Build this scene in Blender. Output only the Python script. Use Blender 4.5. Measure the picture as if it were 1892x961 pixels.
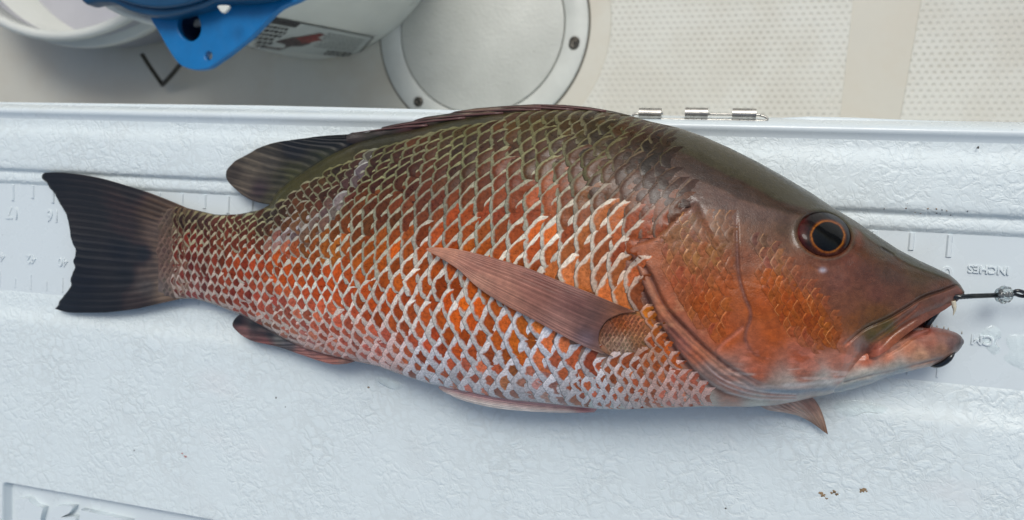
import bpy, bmesh, math, random
import numpy as np
from mathutils import Vector, Matrix
random.seed(7); np.random.seed(7)
SC = 0.0254                                   # the scene is reckoned in inches, 1 in = 0.0254 m
for o in list(bpy.data.objects): bpy.data.objects.remove(o)
scene = bpy.context.scene
C = scene.collection

# ------------------------------------------------------------------ camera
FPX = 1400.0; CX, CY = 946.0, 480.5
d1 = np.array([-5266.0, 372.5, 1400.0])                     # world -X seen from the camera (right, up, forward)
bn = -76.5
nn = np.array([(1400.0**2 - 372.5*bn)/5266.0, -bn, 1400.0]) # straight down
d1 /= np.linalg.norm(d1); nn /= np.linalg.norm(nn)
ex = -d1; ez = -nn; ey = np.cross(ez, ex)
# columns: camera axes in the world (right, up, back)
ex_c = np.array([ex[0], ex[1], -ex[2]]); ez_c = np.array([ez[0], ez[1], -ez[2]])
ey_c = np.cross(ez_c, ex_c)
R_c2w = np.array([ex_c, ey_c, ez_c])                        # rows: world axes in camera coordinates

def rays(u, v):
    u = np.asarray(u, float); v = np.asarray(v, float)
    c = np.stack([u-CX, CY-v, -FPX*np.ones_like(u)], -1)
    return c @ R_c2w.T
def ray1(u, v): return rays(np.array([u]), np.array([v]))[0]
_a = ray1(1757, 428); _b = ray1(25, 336)
_xa = _a[0]/-_a[2]; _xb = _b[0]/-_b[2]
HC = 17.0/(_xa-_xb)                                         # camera height above the ruler face, inches
def P(u, v, z):
    """pixel + height above the ruler (inches) -> world point (inches)"""
    u, v, z = np.broadcast_arrays(np.asarray(u, float), np.asarray(v, float), np.asarray(z, float))
    d = rays(u, v); k = (z-HC)/d[..., 2]
    return np.stack([d[..., 0]*k, d[..., 1]*k, z], -1)
def P1(u, v, z): return P(u, v, z)

cd = bpy.data.cameras.new('camera'); cam = bpy.data.objects.new('camera', cd); C.objects.link(cam)
M = Matrix(((R_c2w[0][0], R_c2w[0][1], R_c2w[0][2]), (R_c2w[1][0], R_c2w[1][1], R_c2w[1][2]), (R_c2w[2][0], R_c2w[2][1], R_c2w[2][2])))
cam.matrix_world = Matrix.Translation((0, 0, HC*SC)) @ M.to_4x4()
cd.sensor_width = 36; cd.sensor_fit = 'HORIZONTAL'; cd.lens = FPX/1892*36
cd.clip_start = 0.01; cd.clip_end = 100
cd.dof.use_dof = True; cd.dof.focus_distance = (HC-1.0)*SC*0.97; cd.dof.aperture_fstop = 14.0
scene.camera = cam

# ------------------------------------------------------------------ light
SUN_EL, SUN_AZ = 56, 8                        # overcast noon; azimuth clockwise from +Y
w = bpy.data.worlds.new('World'); scene.world = w; w.use_nodes = True
wn = w.node_tree; bg = wn.nodes['Background']
sky = wn.nodes.new('ShaderNodeTexSky'); sky.sky_type = 'NISHITA'; sky.sun_disc = False
sky.sun_elevation = math.radians(SUN_EL); sky.sun_rotation = math.radians(SUN_AZ)
sky.air_density = 1.0; sky.dust_density = 4.0; sky.ozone_density = 1.0
tn = wn.nodes.new('ShaderNodeMix'); tn.data_type = 'RGBA'; tn.blend_type = 'MULTIPLY'; tn.inputs[0].default_value = 1.0
wn.links.new(sky.outputs[0], tn.inputs[6]); tn.inputs[7].default_value = (1.0, 1.0, .93, 1)      # milky overcast veil
wn.links.new(tn.outputs[2], bg.inputs[0]); bg.inputs[1].default_value = 0.115
sl = bpy.data.lights.new('sun', 'SUN'); sl.energy = 1.15; sl.angle = math.radians(24); sl.color = (.955, .99, 1.0)
so = bpy.data.objects.new('sun', sl); C.objects.link(so)
az = math.radians(SUN_AZ); el = math.radians(SUN_EL)
sdir = Vector((math.sin(az)*math.cos(el), math.cos(az)*math.cos(el), math.sin(el)))
so.rotation_euler = sdir.to_track_quat('Z', 'Y').to_euler(); so.location = sdir*3
vs = scene.view_settings; vs.view_transform = 'Standard'; vs.look = 'None'; vs.gamma = 1; vs.exposure = 0.08
vs.use_curve_mapping = False
scene.render.engine = 'CYCLES'

# ------------------------------------------------------------------ helpers
def lin(c):
    c = np.asarray(c, float)/255.0
    return np.where(c <= .04045, c/12.92, ((c+.055)/1.055)**2.4)
def lin4(c): return tuple(lin(c))+(1.0,)
class NT:
    def __init__(s, name):
        s.m = bpy.data.materials.new(name); s.m.use_nodes = True; s.t = s.m.node_tree
        s.b = s.t.nodes['Principled BSDF']
    def n(s, typ, **k):
        nd = s.t.nodes.new('ShaderNode'+typ)
        for a, b in k.items(): setattr(nd, a, b)
        return nd
    def L(s, a, b): s.t.links.new(a, b)
    def setin(s, nd, i, val):
        if hasattr(val, 'links'): s.L(val, nd.inputs[i])
        else: nd.inputs[i].default_value = val
    def math(s, op, a, b=0.0, c=None, clamp=False):
        nd = s.n('Math', operation=op, use_clamp=clamp); s.setin(nd, 0, a); s.setin(nd, 1, b)
        if c is not None: s.setin(nd, 2, c)
        return nd.outputs[0]
    def ramp(s, fac, lo, hi, a=0.0, b=1.0):
        nd = s.n('MapRange', interpolation_type='SMOOTHSTEP'); s.setin(nd, 0, fac)
        nd.inputs[1].default_value = lo; nd.inputs[2].default_value = hi
        nd.inputs[3].default_value = a; nd.inputs[4].default_value = b
        return nd.outputs[0]
    def mix(s, f, a, b, mode='MIX'):
        nd = s.n('Mix', data_type='RGBA', blend_type=mode); s.setin(nd, 0, f); s.setin(nd, 6, a); s.setin(nd, 7, b)
        return nd.outputs[2]
    def noise(s, scale, detail=3, rough=.5, vec=None, dist=0.0):
        nd = s.n('TexNoise'); nd.inputs['Scale'].default_value = scale; nd.inputs['Detail'].default_value = detail
        nd.inputs['Roughness'].default_value = rough; nd.inputs['Distortion'].default_value = dist
        if vec is not None: s.L(vec, nd.inputs['Vector'])
        return nd
    def coord(s): return s.n('NewGeometry').outputs['Position']
    def vmul(s, v, sc):
        nd = s.n('VectorMath', operation='MULTIPLY'); s.L(v, nd.inputs[0]); nd.inputs[1].default_value = sc; return nd.outputs[0]
    def vadd(s, a, b):
        nd = s.n('VectorMath', operation='ADD'); s.L(a, nd.inputs[0]); s.L(b, nd.inputs[1]); return nd.outputs[0]
    def bump(s, h, strength, dist, normal=None):
        nd = s.n('Bump'); s.L(h, nd.inputs['Height']); nd.inputs['Strength'].default_value = strength
        nd.inputs['Distance'].default_value = dist
        if normal is not None: s.L(normal, nd.inputs['Normal'])
        return nd.outputs[0]
    def att(s, name): return s.n('Attribute', attribute_name=name)
    def out(s, color=None, rough=None, normal=None, **k):
        if color is not None: s.setin(s.b, 'Base Color', color)
        if rough is not None: s.setin(s.b, 'Roughness', rough)
        if normal is not None: s.L(normal, s.b.inputs['Normal'])
        for a, b in k.items(): s.setin(s.b, a.replace('_', ' '), b)
        return s.m

def obj(name, verts, faces, mat, parent=None, smooth=True, kind=None, label=None, cat=None, attrs=None, uvs=None, group=None):
    """verts in inches"""
    me = bpy.data.meshes.new(name)
    V = np.asarray(verts, float)*SC
    me.from_pydata(V.tolist() if not isinstance(verts, np.ndarray) else V.tolist(), [], faces if isinstance(faces, list) else faces.tolist())
    me.update()
    if smooth: me.polygons.foreach_set('use_smooth', [True]*len(me.polygons))
    if attrs:
        for k, a in attrs.items():
            at = me.color_attributes.new(k, 'FLOAT_COLOR', 'POINT')
            a = np.asarray(a, float)
            if a.shape[1] == 3: a = np.concatenate([a, np.ones((len(a), 1))], 1)
            at.data.foreach_set('color', a.ravel())
    if uvs is not None:
        uvl = me.uv_layers.new(name='UVMap'); li = np.empty(len(me.loops), int); me.loops.foreach_get('vertex_index', li)
        uvl.data.foreach_set('uv', np.asarray(uvs, float)[li].ravel())
    me.materials.append(mat)
    o = bpy.data.objects.new(name, me); C.objects.link(o)
    if parent: o.parent = parent
    for k, a in (('kind', kind), ('label', label), ('category', cat), ('group', group)):
        if a: o[k] = a
    return o
def empty(name, loc, label, cat, group=None):
    o = bpy.data.objects.new(name, None); C.objects.link(o)
    o.empty_display_size = .01; o['label'] = label; o['category'] = cat
    if group: o['group'] = group
    return o
def gridfaces(n, m, off=0, flip=False):
    i, j = np.meshgrid(np.arange(n-1), np.arange(m-1), indexing='ij')
    a = i*m+j+off; f = np.stack([a, a+1, a+m+1, a+m], -1).reshape(-1, 4)
    if flip: f = f[:, ::-1]
    return f
class MB:
    def __init__(s): s.v = []; s.f = []; s.c = []
    def add(s, v, f, col=None):
        o = len(s.v); s.v += [tuple(x) for x in v]; s.f += [tuple(int(i)+o for i in x) for x in f]
        if col is not None: s.c += [tuple(col)]*len(v)
    def box(s, x0, x1, y0, y1, z0, z1):
        s.add([(x0, y0, z0), (x1, y0, z0), (x1, y1, z0), (x0, y1, z0), (x0, y0, z1), (x1, y0, z1), (x1, y1, z1), (x0, y1, z1)],
              [(0, 3, 2, 1), (4, 5, 6, 7), (0, 1, 5, 4), (1, 2, 6, 5), (2, 3, 7, 6), (3, 0, 4, 7)])
    def tube(s, pts, r, n=10, cap=True):
        pts = [Vector(p) for p in pts]; rr = r if hasattr(r, '__len__') else [r]*len(pts)
        V = []; up = Vector((0.13, .21, .97)).normalized()
        for i, p in enumerate(pts):
            t = (pts[min(i+1, len(pts)-1)]-pts[max(i-1, 0)]).normalized()
            a = up - t*up.dot(t)
            if a.length < 1e-3: a = t.orthogonal()
            a.normalize(); b = t.cross(a); up = a
            for k in range(n):
                q = 2*math.pi*k/n; V.append(p+(a*math.cos(q)+b*math.sin(q))*rr[i])
        F = [(i*n+k, i*n+(k+1) % n, (i+1)*n+(k+1) % n, (i+1)*n+k) for i in range(len(pts)-1) for k in range(n)]
        if cap: F += [tuple(range(n))[::-1], tuple((len(pts)-1)*n+k for k in range(n))]
        s.add(V, F)
    def lathe(s, prof, c, n=64, a0=0, a1=2*math.pi):
        V = []; full = abs(a1-a0-2*math.pi) < 1e-6; m = n if full else n+1
        for r, z in prof:
            for k in range(m):
                q = a0+(a1-a0)*k/n; V.append((c[0]+r*math.cos(q), c[1]+r*math.sin(q), c[2]+z))
        F = []
        for i in range(len(prof)-1):
            for k in range(n):
                k2 = (k+1) % m if full else k+1
                F.append((i*m+k, i*m+k2, (i+1)*m+k2, (i+1)*m+k))
        s.add(V, F)
    def build(s, name, mat, parent=None, smooth=True, **k): return obj(name, s.v, s.f, mat, parent, smooth, **k)
def smoothpoly(pts, n=8, closed=False):
    """Catmull-Rom through the points"""
    p = np.asarray(pts, float); out = []
    N = len(p); rng = range(N if closed else N-1)
    for i in rng:
        if closed: a, b, c, d = p[(i-1) % N], p[i], p[(i+1) % N], p[(i+2) % N]
        else: a, b, c, d = p[max(i-1, 0)], p[i], p[i+1], p[min(i+2, N-1)]
        for k in range(n):
            t = k/n
            out.append(.5*((2*b)+(-a+c)*t+(2*a-5*b+4*c-d)*t*t+(-a+3*b-3*c+d)*t**3))
    if not closed: out.append(p[-1])
    return np.array(out)
def slab(name, rings, z, th, mat, parent=None, bevel=.0, **k):
    """flat plate with holes; rings = world xy outlines (inches), top face at height z, thickness th"""
    cu = bpy.data.curves.new(name, 'CURVE'); cu.dimensions = '2D'; cu.fill_mode = 'BOTH'
    for r in rings:
        sp = cu.splines.new('POLY'); sp.points.add(len(r)-1); sp.use_cyclic_u = True
        for i, q in enumerate(r): sp.points[i].co = (q[0]*SC, q[1]*SC, 0, 1)
    cu.extrude = th/2*SC-bevel*SC; cu.bevel_depth = bevel*SC; cu.bevel_resolution = 2; cu.offset = -bevel*SC
    t = bpy.data.objects.new('tmp', cu); C.objects.link(t)
    dg = bpy.context.evaluated_depsgraph_get(); dg.update()
    me = bpy.data.meshes.new_from_object(t.evaluated_get(dg)); bpy.data.objects.remove(t)
    me.name = name; me.transform(Matrix.Translation((0, 0, (z-th/2)*SC)))
    me.materials.clear(); me.materials.append(mat)
    o = bpy.data.objects.new(name, me); C.objects.link(o)
    if parent: o.parent = parent
    for a in ('kind', 'label', 'cat', 'group'):
        if a in k: o['category' if a == 'cat' else a] = k[a]
    return o
def text_mesh(name, s, size, depth, mat, parent, loc, rot):
    cu = bpy.data.curves.new(name, 'FONT'); cu.body = s; cu.size = size*SC; cu.extrude = depth*SC; cu.align_x = 'CENTER'; cu.align_y = 'CENTER'
    cu.bevel_depth = .006*SC; cu.resolution_u = 3
    t = bpy.data.objects.new('tmp', cu); C.objects.link(t)
    dg = bpy.context.evaluated_depsgraph_get(); dg.update()
    me = bpy.data.meshes.new_from_object(t.evaluated_get(dg)); bpy.data.objects.remove(t)
    me.name = name; me.materials.clear(); me.materials.append(mat)
    me.transform(Matrix.Translation(Vector(loc)*SC) @ Matrix.Rotation(rot, 4, 'Z'))
    o = bpy.data.objects.new(name, me); C.objects.link(o)
    if parent: o.parent = parent
    return o
def interp(x, pts):
    a = np.array(pts, float); return np.interp(x, a[:, 0], a[:, 1])
def sinterp(pts, lo, hi, n=1200, w=9):
    """piecewise linear curve, lightly smoothed -> function"""
    xs = np.linspace(lo, hi, n); ys = interp(xs, pts)
    k = np.ones(w)/w; yp = np.convolve(np.pad(ys, w//2, mode='edge'), k, 'valid')
    return lambda x: np.interp(x, xs, yp)
def sstep(x, a, b):
    t = np.clip((x-a)/(b-a), 0, 1); return t*t*(3-2*t)
# lattice value noise, vectorised
_rng = np.random.RandomState(3); _T = _rng.rand(256, 256)
def vnoise(x, y):
    xi = np.floor(x).astype(int); yi = np.floor(y).astype(int); fx = x-xi; fy = y-yi
    fx = fx*fx*(3-2*fx); fy = fy*fy*(3-2*fy)
    g = lambda a, b: _T[a % 256, b % 256]
    return (g(xi, yi)*(1-fx)+g(xi+1, yi)*fx)*(1-fy)+(g(xi, yi+1)*(1-fx)+g(xi+1, yi+1)*fx)*fy
def fbm(x, y, o=3):
    s = 0; a = .5; t = 0
    for k in range(o): s = s+a*vnoise(x*2**k+17*k, y*2**k+31*k); t += a; a *= .5
    return s/t-.5

# ------------------------------------------------------------------ materials
def mat_simple(name, col, rough=.5, metal=0.0, var=.08, vscale=60, bump=0.0, bscale=400, **k):
    t = NT(name); pos = t.coord(); n = t.noise(vscale, 4, .6, pos)
    c = lin4(col); f = t.ramp(n.outputs[0], .3, .7)
    d = tuple(x*(1-var*2.2) for x in c[:3])+(1,)
    colr = t.mix(f, d, c); nm = None
    if bump:
        b = t.noise(bscale, 3, .5, pos); nm = t.bump(b.outputs[0], bump, .0004)
    rn = t.ramp(t.noise(vscale*1.7, 3, .5, pos).outputs[0], .3, .7, rough*.85, min(1, rough*1.15))
    return t.out(colr, rn, nm, Metallic=metal, **k)

def mat_crinkle():
    t = NT('white_crinkled_plastic'); pos = t.coord()
    wv = t.vadd(pos, t.vmul(t.noise(60, 3, .6, pos).outputs['Color'], (.014, .014, .014)))
    def ridge(scale, sx, sy, lo, hi, det=2, dist=.6):
        n = t.noise(scale, det, .5, t.vmul(wv, (sx, sy, 1)), dist)
        a = t.math('ABSOLUTE', t.math('SUBTRACT', n.outputs[0], .5)); return t.ramp(a, lo, hi)
    ra = ridge(95, .8, 1.3, 0, .035); rb = ridge(130, 1.25, .8, 0, .04); rc = ridge(300, 1, 1, 0, .06)
    v1 = t.n('TexVoronoi', feature='DISTANCE_TO_EDGE'); v1.inputs['Scale'].default_value = 190
    t.L(t.vadd(pos, t.vmul(t.noise(130, 3, .55, pos).outputs['Color'], (.011, .011, .011))), v1.inputs['Vector'])
    vv = t.ramp(v1.outputs['Distance'], 0, .26)
    patch = t.ramp(t.noise(34, 2, .5, pos).outputs[0], .36, .62, .25, 1.0)
    patch2 = t.ramp(t.noise(50, 2, .5, t.vmul(pos, (1, .8, 1))).outputs[0], .36, .60, .25, 1)
    h1 = t.math('MULTIPLY', ra, rb)
    a = t.math('MULTIPLY', t.math('MULTIPLY', h1, .5), patch); b = t.math('MULTIPLY', t.math('MULTIPLY_ADD', rc, .30, t.math('MULTIPLY', vv, 1.0)), patch2)
    h = t.math('ADD', t.math('ADD', a, b), t.math('MULTIPLY', t.noise(600, 4, .6, pos).outputs[0], .25))
    nm = t.bump(h, .42, .00042)
    # worn faint stains: pinkish slime near the fish and grey grime in own shapes; grooves tinted greyer
    st = t.ramp(t.noise(22, 4, .6, pos).outputs[0], .55, .78)
    col = t.mix(t.math('MULTIPLY', st, .25), lin4((215, 226, 229)), lin4((200, 204, 205)))
    gr = t.math('MULTIPLY', t.math('SUBTRACT', 1.0, vv), t.ramp(t.noise(30, 3, .6, pos).outputs[0], .35, .7, .02, .14))
    col = t.mix(gr, col, lin4((140, 140, 132)))
    bs = t.ramp(t.noise(17, 3, .5, t.vmul(pos, (.7, 1.6, 1))).outputs[0], .60, .80, 0, .14)
    col = t.mix(bs, col, lin4((214, 186, 184)))
    rg = t.ramp(t.noise(40, 3, .5, pos).outputs[0], .3, .7, .40, .55)
    return t.out(col, rg, nm, Specular_IOR_Level=.5)
def mat_lidsmooth():
    t = NT('white_smooth_plastic'); pos = t.coord()
    st = t.ramp(t.noise(45, 5, .65, pos).outputs[0], .5, .8)
    col = t.mix(t.math('MULTIPLY', st, .22), lin4((211, 221, 225)), lin4((194, 198, 197)))
    nm = t.bump(t.noise(260, 4, .6, pos).outputs[0], .12, .0003)
    sp = t.n('TexVoronoi'); sp.inputs['Scale'].default_value = 260; t.L(pos, sp.inputs['Vector'])
    spk = t.math('MULTIPLY', t.ramp(sp.outputs['Distance'], .05, .11, 1, 0), t.ramp(t.noise(60, 2, .5, pos).outputs[0], .60, .68))
    col = t.mix(t.math('MULTIPLY', spk, .55), col, lin4((120, 115, 100)))
    rg = t.ramp(t.noise(50, 4, .6, pos).outputs[0], .35, .65, .16, .34)
    return t.out(col, rg, nm)
def mat_skin(name='wet_fish_skin', rough=.38, bstr=.45, coat=.42):
    t = NT(name); pos = t.coord(); a = t.att('pig')
    n1 = t.noise(420, 5, .65, pos); f = t.ramp(n1.outputs[0], .32, .68, .80, 1.16)
    col = t.mix(1.0, a.outputs['Color'], f, 'MULTIPLY')
    cm = t.n('CombineColor'); 
    v = t.n('TexVoronoi', feature='DISTANCE_TO_EDGE'); v.inputs['Scale'].default_value = 1100
    t.L(t.vadd(pos, t.vmul(t.noise(500, 2, .5, pos).outputs['Color'], (.0012, .0012, .0012))), v.inputs['Vector'])
    hh = t.math('ADD', t.math('MULTIPLY', t.ramp(v.outputs['Distance'], 0, .25), .3), t.math('MULTIPLY', n1.outputs[0], 1.0))
    nm = t.bump(hh, bstr, .00035)
    nc = t.bump(t.noise(300, 4, .6, t.vmul(pos, (.6, 1.6, 1))).outputs[0], .5, .0004)
    m = t.out(col, t.ramp(n1.outputs[0], .3, .7, rough*.8, rough*1.35), nm, Coat_Weight=coat, Coat_Roughness=.10, Specular_IOR_Level=.30)
    t.L(nc, t.b.inputs['Coat Normal'])
    t.b.inputs['Subsurface Weight'].default_value = 0.0
    return m
def mat_scale():
    t = NT('fish_scale'); pos = t.coord(); c = t.att('cen'); e = t.att('edg')
    uv = t.n('UVMap'); sep = t.n('SeparateXYZ'); t.L(uv.outputs[0], sep.inputs[0])
    n1 = t.noise(700, 4, .65, pos)
    uvs = t.vmul(uv.outputs[0], (1.2, 9.0, 1)); st = t.noise(2.2, 3, .6, t.vadd(uvs, t.vmul(pos, (300, 300, 0))))
    uu = t.math('ADD', sep.outputs[0], t.math('MULTIPLY', t.math('SUBTRACT', n1.outputs[0], .5), .20))
    kk = e.outputs['Alpha']; sx = t.math('MULTIPLY', t.math('SUBTRACT', sep.outputs[1], .5), 2.0); ax = t.math('POWER', t.math('ABSOLUTE', sx), 1.6)
    wa = t.math('MULTIPLY_ADD', ax, 1.25, .72); wb = t.math('MULTIPLY_ADD', ax, 3.0, .05)
    mw = t.math('MULTIPLY_ADD', t.math('SUBTRACT', wb, wa), kk, wa); mw = t.math('MULTIPLY', mw, t.math('MULTIPLY_ADD', sx, -.28, 1.0))
    mw = t.math('MULTIPLY', mw, t.ramp(t.noise(260, 2, .5, pos).outputs[0], .3, .7, .62, 1.35))
    w0 = t.math('MULTIPLY', c.outputs['Alpha'], mw)
    mk = t.n('MapRange', interpolation_type='SMOOTHSTEP'); t.L(uu, mk.inputs[0]); t.L(w0, mk.inputs[1])
    t.L(t.math('ADD', w0, .17), mk.inputs[2])
    cen = t.mix(1.0, c.outputs['Color'], t.ramp(n1.outputs[0], .3, .7, .68, 1.28), 'MULTIPLY')
    edg = t.mix(1.0, e.outputs['Color'], t.ramp(st.outputs[0], .3, .7, .72, 1.22), 'MULTIPLY')
    # shadow between overlapping scales painted as a thin dark line at the very rim
    rim = t.ramp(sep.outputs[0], .0, .08, .34, 1.0)
    edg = t.mix(1.0, edg, rim, 'MULTIPLY')
    edg = t.mix(1.0, edg, t.math('MULTIPLY_ADD', sx, -.16, 1.0), 'MULTIPLY')  # upper half of each pale edge painted brighter, as if lit
    col = t.mix(mk.outputs[0], edg, cen)
    h = t.math('ADD', t.math('MULTIPLY', st.outputs[0], .6), n1.outputs[0])
    nm = t.bump(h, .35, .00025)
    m = t.out(col, t.ramp(n1.outputs[0], .3, .7, .26, .42), nm, Coat_Weight=.10, Coat_Roughness=.2, Specular_IOR_Level=.30)
    return m
def mat_fin():
    t = NT('fin_membrane'); pos = t.coord(); a = t.att('pig'); uv = t.n('UVMap')
    st = t.noise(1.0, 4, .6, t.vmul(uv.outputs[0], (120, 3, 1)))
    n1 = t.noise(300, 4, .6, pos)
    f = t.math('MULTIPLY', t.ramp(st.outputs[0], .3, .7, .72, 1.18), t.ramp(n1.outputs[0], .3, .7, .85, 1.12))
    col = t.mix(1.0, a.outputs['Color'], f, 'MULTIPLY')
    nm = t.bump(st.outputs[0], .4, .0003)
    return t.out(col, .36, nm, Coat_Weight=.3, Coat_Roughness=.2)
def mat_deck(dots):
    t = NT('gelcoat_deck_nonskid' if dots else 'gelcoat_deck_smooth'); pos = t.coord()
    n = t.noise(14, 4, .6, pos)
    base = t.mix(t.ramp(n.outputs[0], .35, .65), (lin4((195, 193, 183)) if dots else lin4((192, 187, 174))), (lin4((202, 202, 194)) if dots else lin4((199, 198, 188))))
    fine = t.noise(300, 3, .6, pos)
    if not dots:
        gr = t.ramp(t.noise(7, 4, .65, pos).outputs[0], .40, .70, 0, .28)
        col = t.mix(gr, base, lin4((160, 150, 133)))
        return t.out(col, .35, t.bump(fine.outputs[0], .08, .0004))
    px, py = .235*SC, .19*SC
    rot = t.n('VectorRotate', rotation_type='Z_AXIS'); t.L(pos, rot.inputs[0]); rot.inputs['Angle'].default_value = -.012
    s = t.n('SeparateXYZ'); t.L(rot.outputs[0], s.inputs[0])
    y = t.math('DIVIDE', s.outputs[1], py); row = t.math('FLOOR', y); fy = t.math('SUBTRACT', t.math('SUBTRACT', y, row), .5)
    par = t.math('MULTIPLY', t.math('MODULO', t.math('ADD', row, 4000), 2.0), .5)
    x = t.math('ADD', t.math('DIVIDE', s.outputs[0], px), par); fx = t.math('SUBTRACT', t.math('FRACT', x), .5)
    r = t.math('SQRT', t.math('ADD', t.math('POWER', t.math('MULTIPLY', fx, 1.0), 2.0), t.math('POWER', t.math('MULTIPLY', fy, .9), 2.0)))
    dot = t.ramp(r, .14, .32, 1, 0)
    grime = t.ramp(t.noise(18, 4, .65, pos).outputs[0], .35, .75, .12, .38)
    col = t.mix(t.math('MULTIPLY', dot, grime), base, lin4((150, 143, 128)))
    sp = t.ramp(t.noise(55, 3, .7, pos).outputs[0], .70, .78)
    col = t.mix(t.math('MULTIPLY', t.math('MULTIPLY', sp, dot), .7), col, lin4((95, 90, 80)))
    h = t.math('SUBTRACT', 1.0, dot)
    return t.out(col, .5, t.bump(h, .5, .0008))

M_CR = mat_crinkle(); M_SM = mat_lidsmooth()
M_SKIN = mat_skin(); M_SCALE = mat_scale(); M_FIN = mat_fin()
M_DN = mat_deck(True); M_DS = mat_deck(False)
M_PAIL = mat_simple('white_pail_plastic', (208, 211, 206), .32, var=.03, vscale=20, bump=.08)
M_PAILIN = mat_simple('pail_inside', (176, 177, 184), .35, var=.05, vscale=15)  # same white plastic, darkened for the shade inside the pail
M_BLUE = mat_simple('blue_plastic', (0, 108, 172), .38, var=.06, vscale=80, bump=.15)
M_DBLUE = mat_simple('dark_blue_plastic', (5, 66, 104), .40, var=.08, vscale=50, bump=.15)
M_NAVY = mat_simple('navy_plastic', (14, 42, 78), .5)
M_STEEL = mat_simple('stainless_steel', (186, 184, 178), .30, metal=.8, var=.12, vscale=300, bump=.1, bscale=900)
M_BLACKW = mat_simple('black_nickel_wire', (26, 28, 30), .22, var=.1, Coat_Weight=.6)
M_DWIRE = mat_simple('dark_wire', (62, 58, 52), .45, metal=.6)
M_HATCH = mat_simple('hatch_plastic', (200, 203, 198), .42, var=.05, vscale=30, bump=.25, bscale=500)
M_GAP = mat_simple('dark_grime', (88, 84, 74), .8)
M_SCREW = mat_simple('screw_steel', (95, 92, 86), .35, metal=.9, var=.2)

# ------------------------------------------------------------------ deck
ZD = -14.5
def deckxy(u, v, z=ZD): p = P(u, v, z); return (float(p[..., 0]), float(p[..., 1]))
D = obj('boat_deck', [(-75, -60, ZD), (75, -60, ZD), (75, 75, ZD), (-75, 75, ZD)], [(0, 1, 2, 3)], M_DS, kind='structure')
hc = np.array(deckxy(889, 52)); hr = abs(deckxy(1082, 30)[0]-deckxy(697, 95)[0])/2
def circ(c, r, n=96, a0=0, a1=2*math.pi, ccw=True):
    q = np.linspace(a0, a1, n, endpoint=False); return [(c[0]+r*math.cos(t), c[1]+r*math.sin(t)) for t in q]
# raised nonskid pads either side of a smooth channel
band = hr*1.20
p1t, p1b = deckxy(1576, 0), deckxy(1552, 215)
dx = (p1t[0]-p1b[0])/(p1t[1]-p1b[1])
yT, yB = 60, -50
xr = lambda y: p1b[0]+dx*(y-p1b[1])
arc = [(hc[0]+band*math.cos(a), hc[1]+band*math.sin(a)) for a in np.linspace(math.pi/2, -math.pi/2, 60)]
padA = [(xr(yB), yB), (xr(yT), yT), (hc[0], yT)]+arc+[(hc[0], yB)]
pg = slab('deck_nonskid_panel', [padA], ZD+.06, .12, M_DN, None, bevel=.025, kind='structure')
p2t, p2b = deckxy(1702, 0), deckxy(1664, 215); dx2 = (p2t[0]-p2b[0])/(p2t[1]-p2b[1])
x2 = lambda y: p2b[0]+dx2*(y-p2b[1])
padB = [(x2(yB), yB), (60, yB), (60, yT), (x2(yT), yT)]
slab('deck_nonskid_panel', [padB], ZD+.03, .05, M_DN, None, bevel=.02, kind='structure')

# hatch: round deck plate
hatch = empty('deck_hatch', None, 'round white inspection hatch with dark screws set in the boat deck', 'hatch')
def ringmb(c, prof, n=128):
    m = MB(); m.lathe(prof, (c[0], c[1], ZD), n); return m
ringmb(hc, [(hr, -.02), (hr, .07), (hr-.04, .10), (hr*.80, .10), (hr*.795, .085), (hr*.79, .03)]).build('hatch_ring', M_HATCH, hatch)
ringmb(hc, [(hr+.07, .006), (hr-.01, .008)]).build('sealant_bead', M_GAP, hatch)
def mat_hatchtex():
    t = NT('hatch_cover_texture'); pos = t.coord()
    v = t.n('TexVoronoi'); v.inputs['Scale'].default_value = 330; t.L(pos, v.inputs['Vector'])
    col = t.mix(t.ramp(t.noise(12, 4, .6, pos).outputs[0], .35, .7), lin4((196, 198, 192)), lin4((182, 184, 178)))
    sp = t.ramp(t.noise(110, 3, .7, pos).outputs[0], .68, .76, 0, .5)
    col = t.mix(sp, col, lin4((120, 118, 108)))
    return t.out(col, .5, t.bump(v.outputs['Distance'], .5, .0006))
ringmb(hc, [(hr*.782, .0), (hr*.782, .08), (hr*.775, .10), (.001, .10)]).build('hatch_cover', mat_hatchtex(), hatch)
ringmb(hc, [(hr*.80, .02), (hr*.775, .02)]).build('hatch_seam', M_GAP, hatch)
a1 = math.atan2(deckxy(1060, 78)[1]-hc[1], deckxy(1060, 78)[0]-hc[0])
a2 = math.atan2(deckxy(770, 195)[1]-hc[1], deckxy(770, 195)[0]-hc[0])
step = (a1-a2)/2
for k in range(-2, 5):
    a = a2+k*(a1-a2)/1.0 if False else a2+k*2*math.pi/6.0 if k not in (0, 1) else (a2, a1)[k]
    if k in (-1, 2, 3) or k in (0, 1):
        m = MB(); c = (hc[0]+hr*.895*math.cos(a), hc[1]+hr*.895*math.sin(a), ZD+.10)
        m.lathe([(.19, 0), (.185, .03), (.12, .06), (.06, .065), (.055, .03), (.001, .03)], c, 20)
        m.build('screw', M_SCREW, hatch)

# ------------------------------------------------------------------ pails
def find_z(u, v, c, rfun, z0, z1):
    zs = np.linspace(z0, z1, 400); p = P(u, v, zs); d = np.hypot(p[:, 0]-c[0], p[:, 1]-c[1])-rfun(zs)
    i = int(np.argmin(np.abs(d))); return p[i], zs[i]
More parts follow.
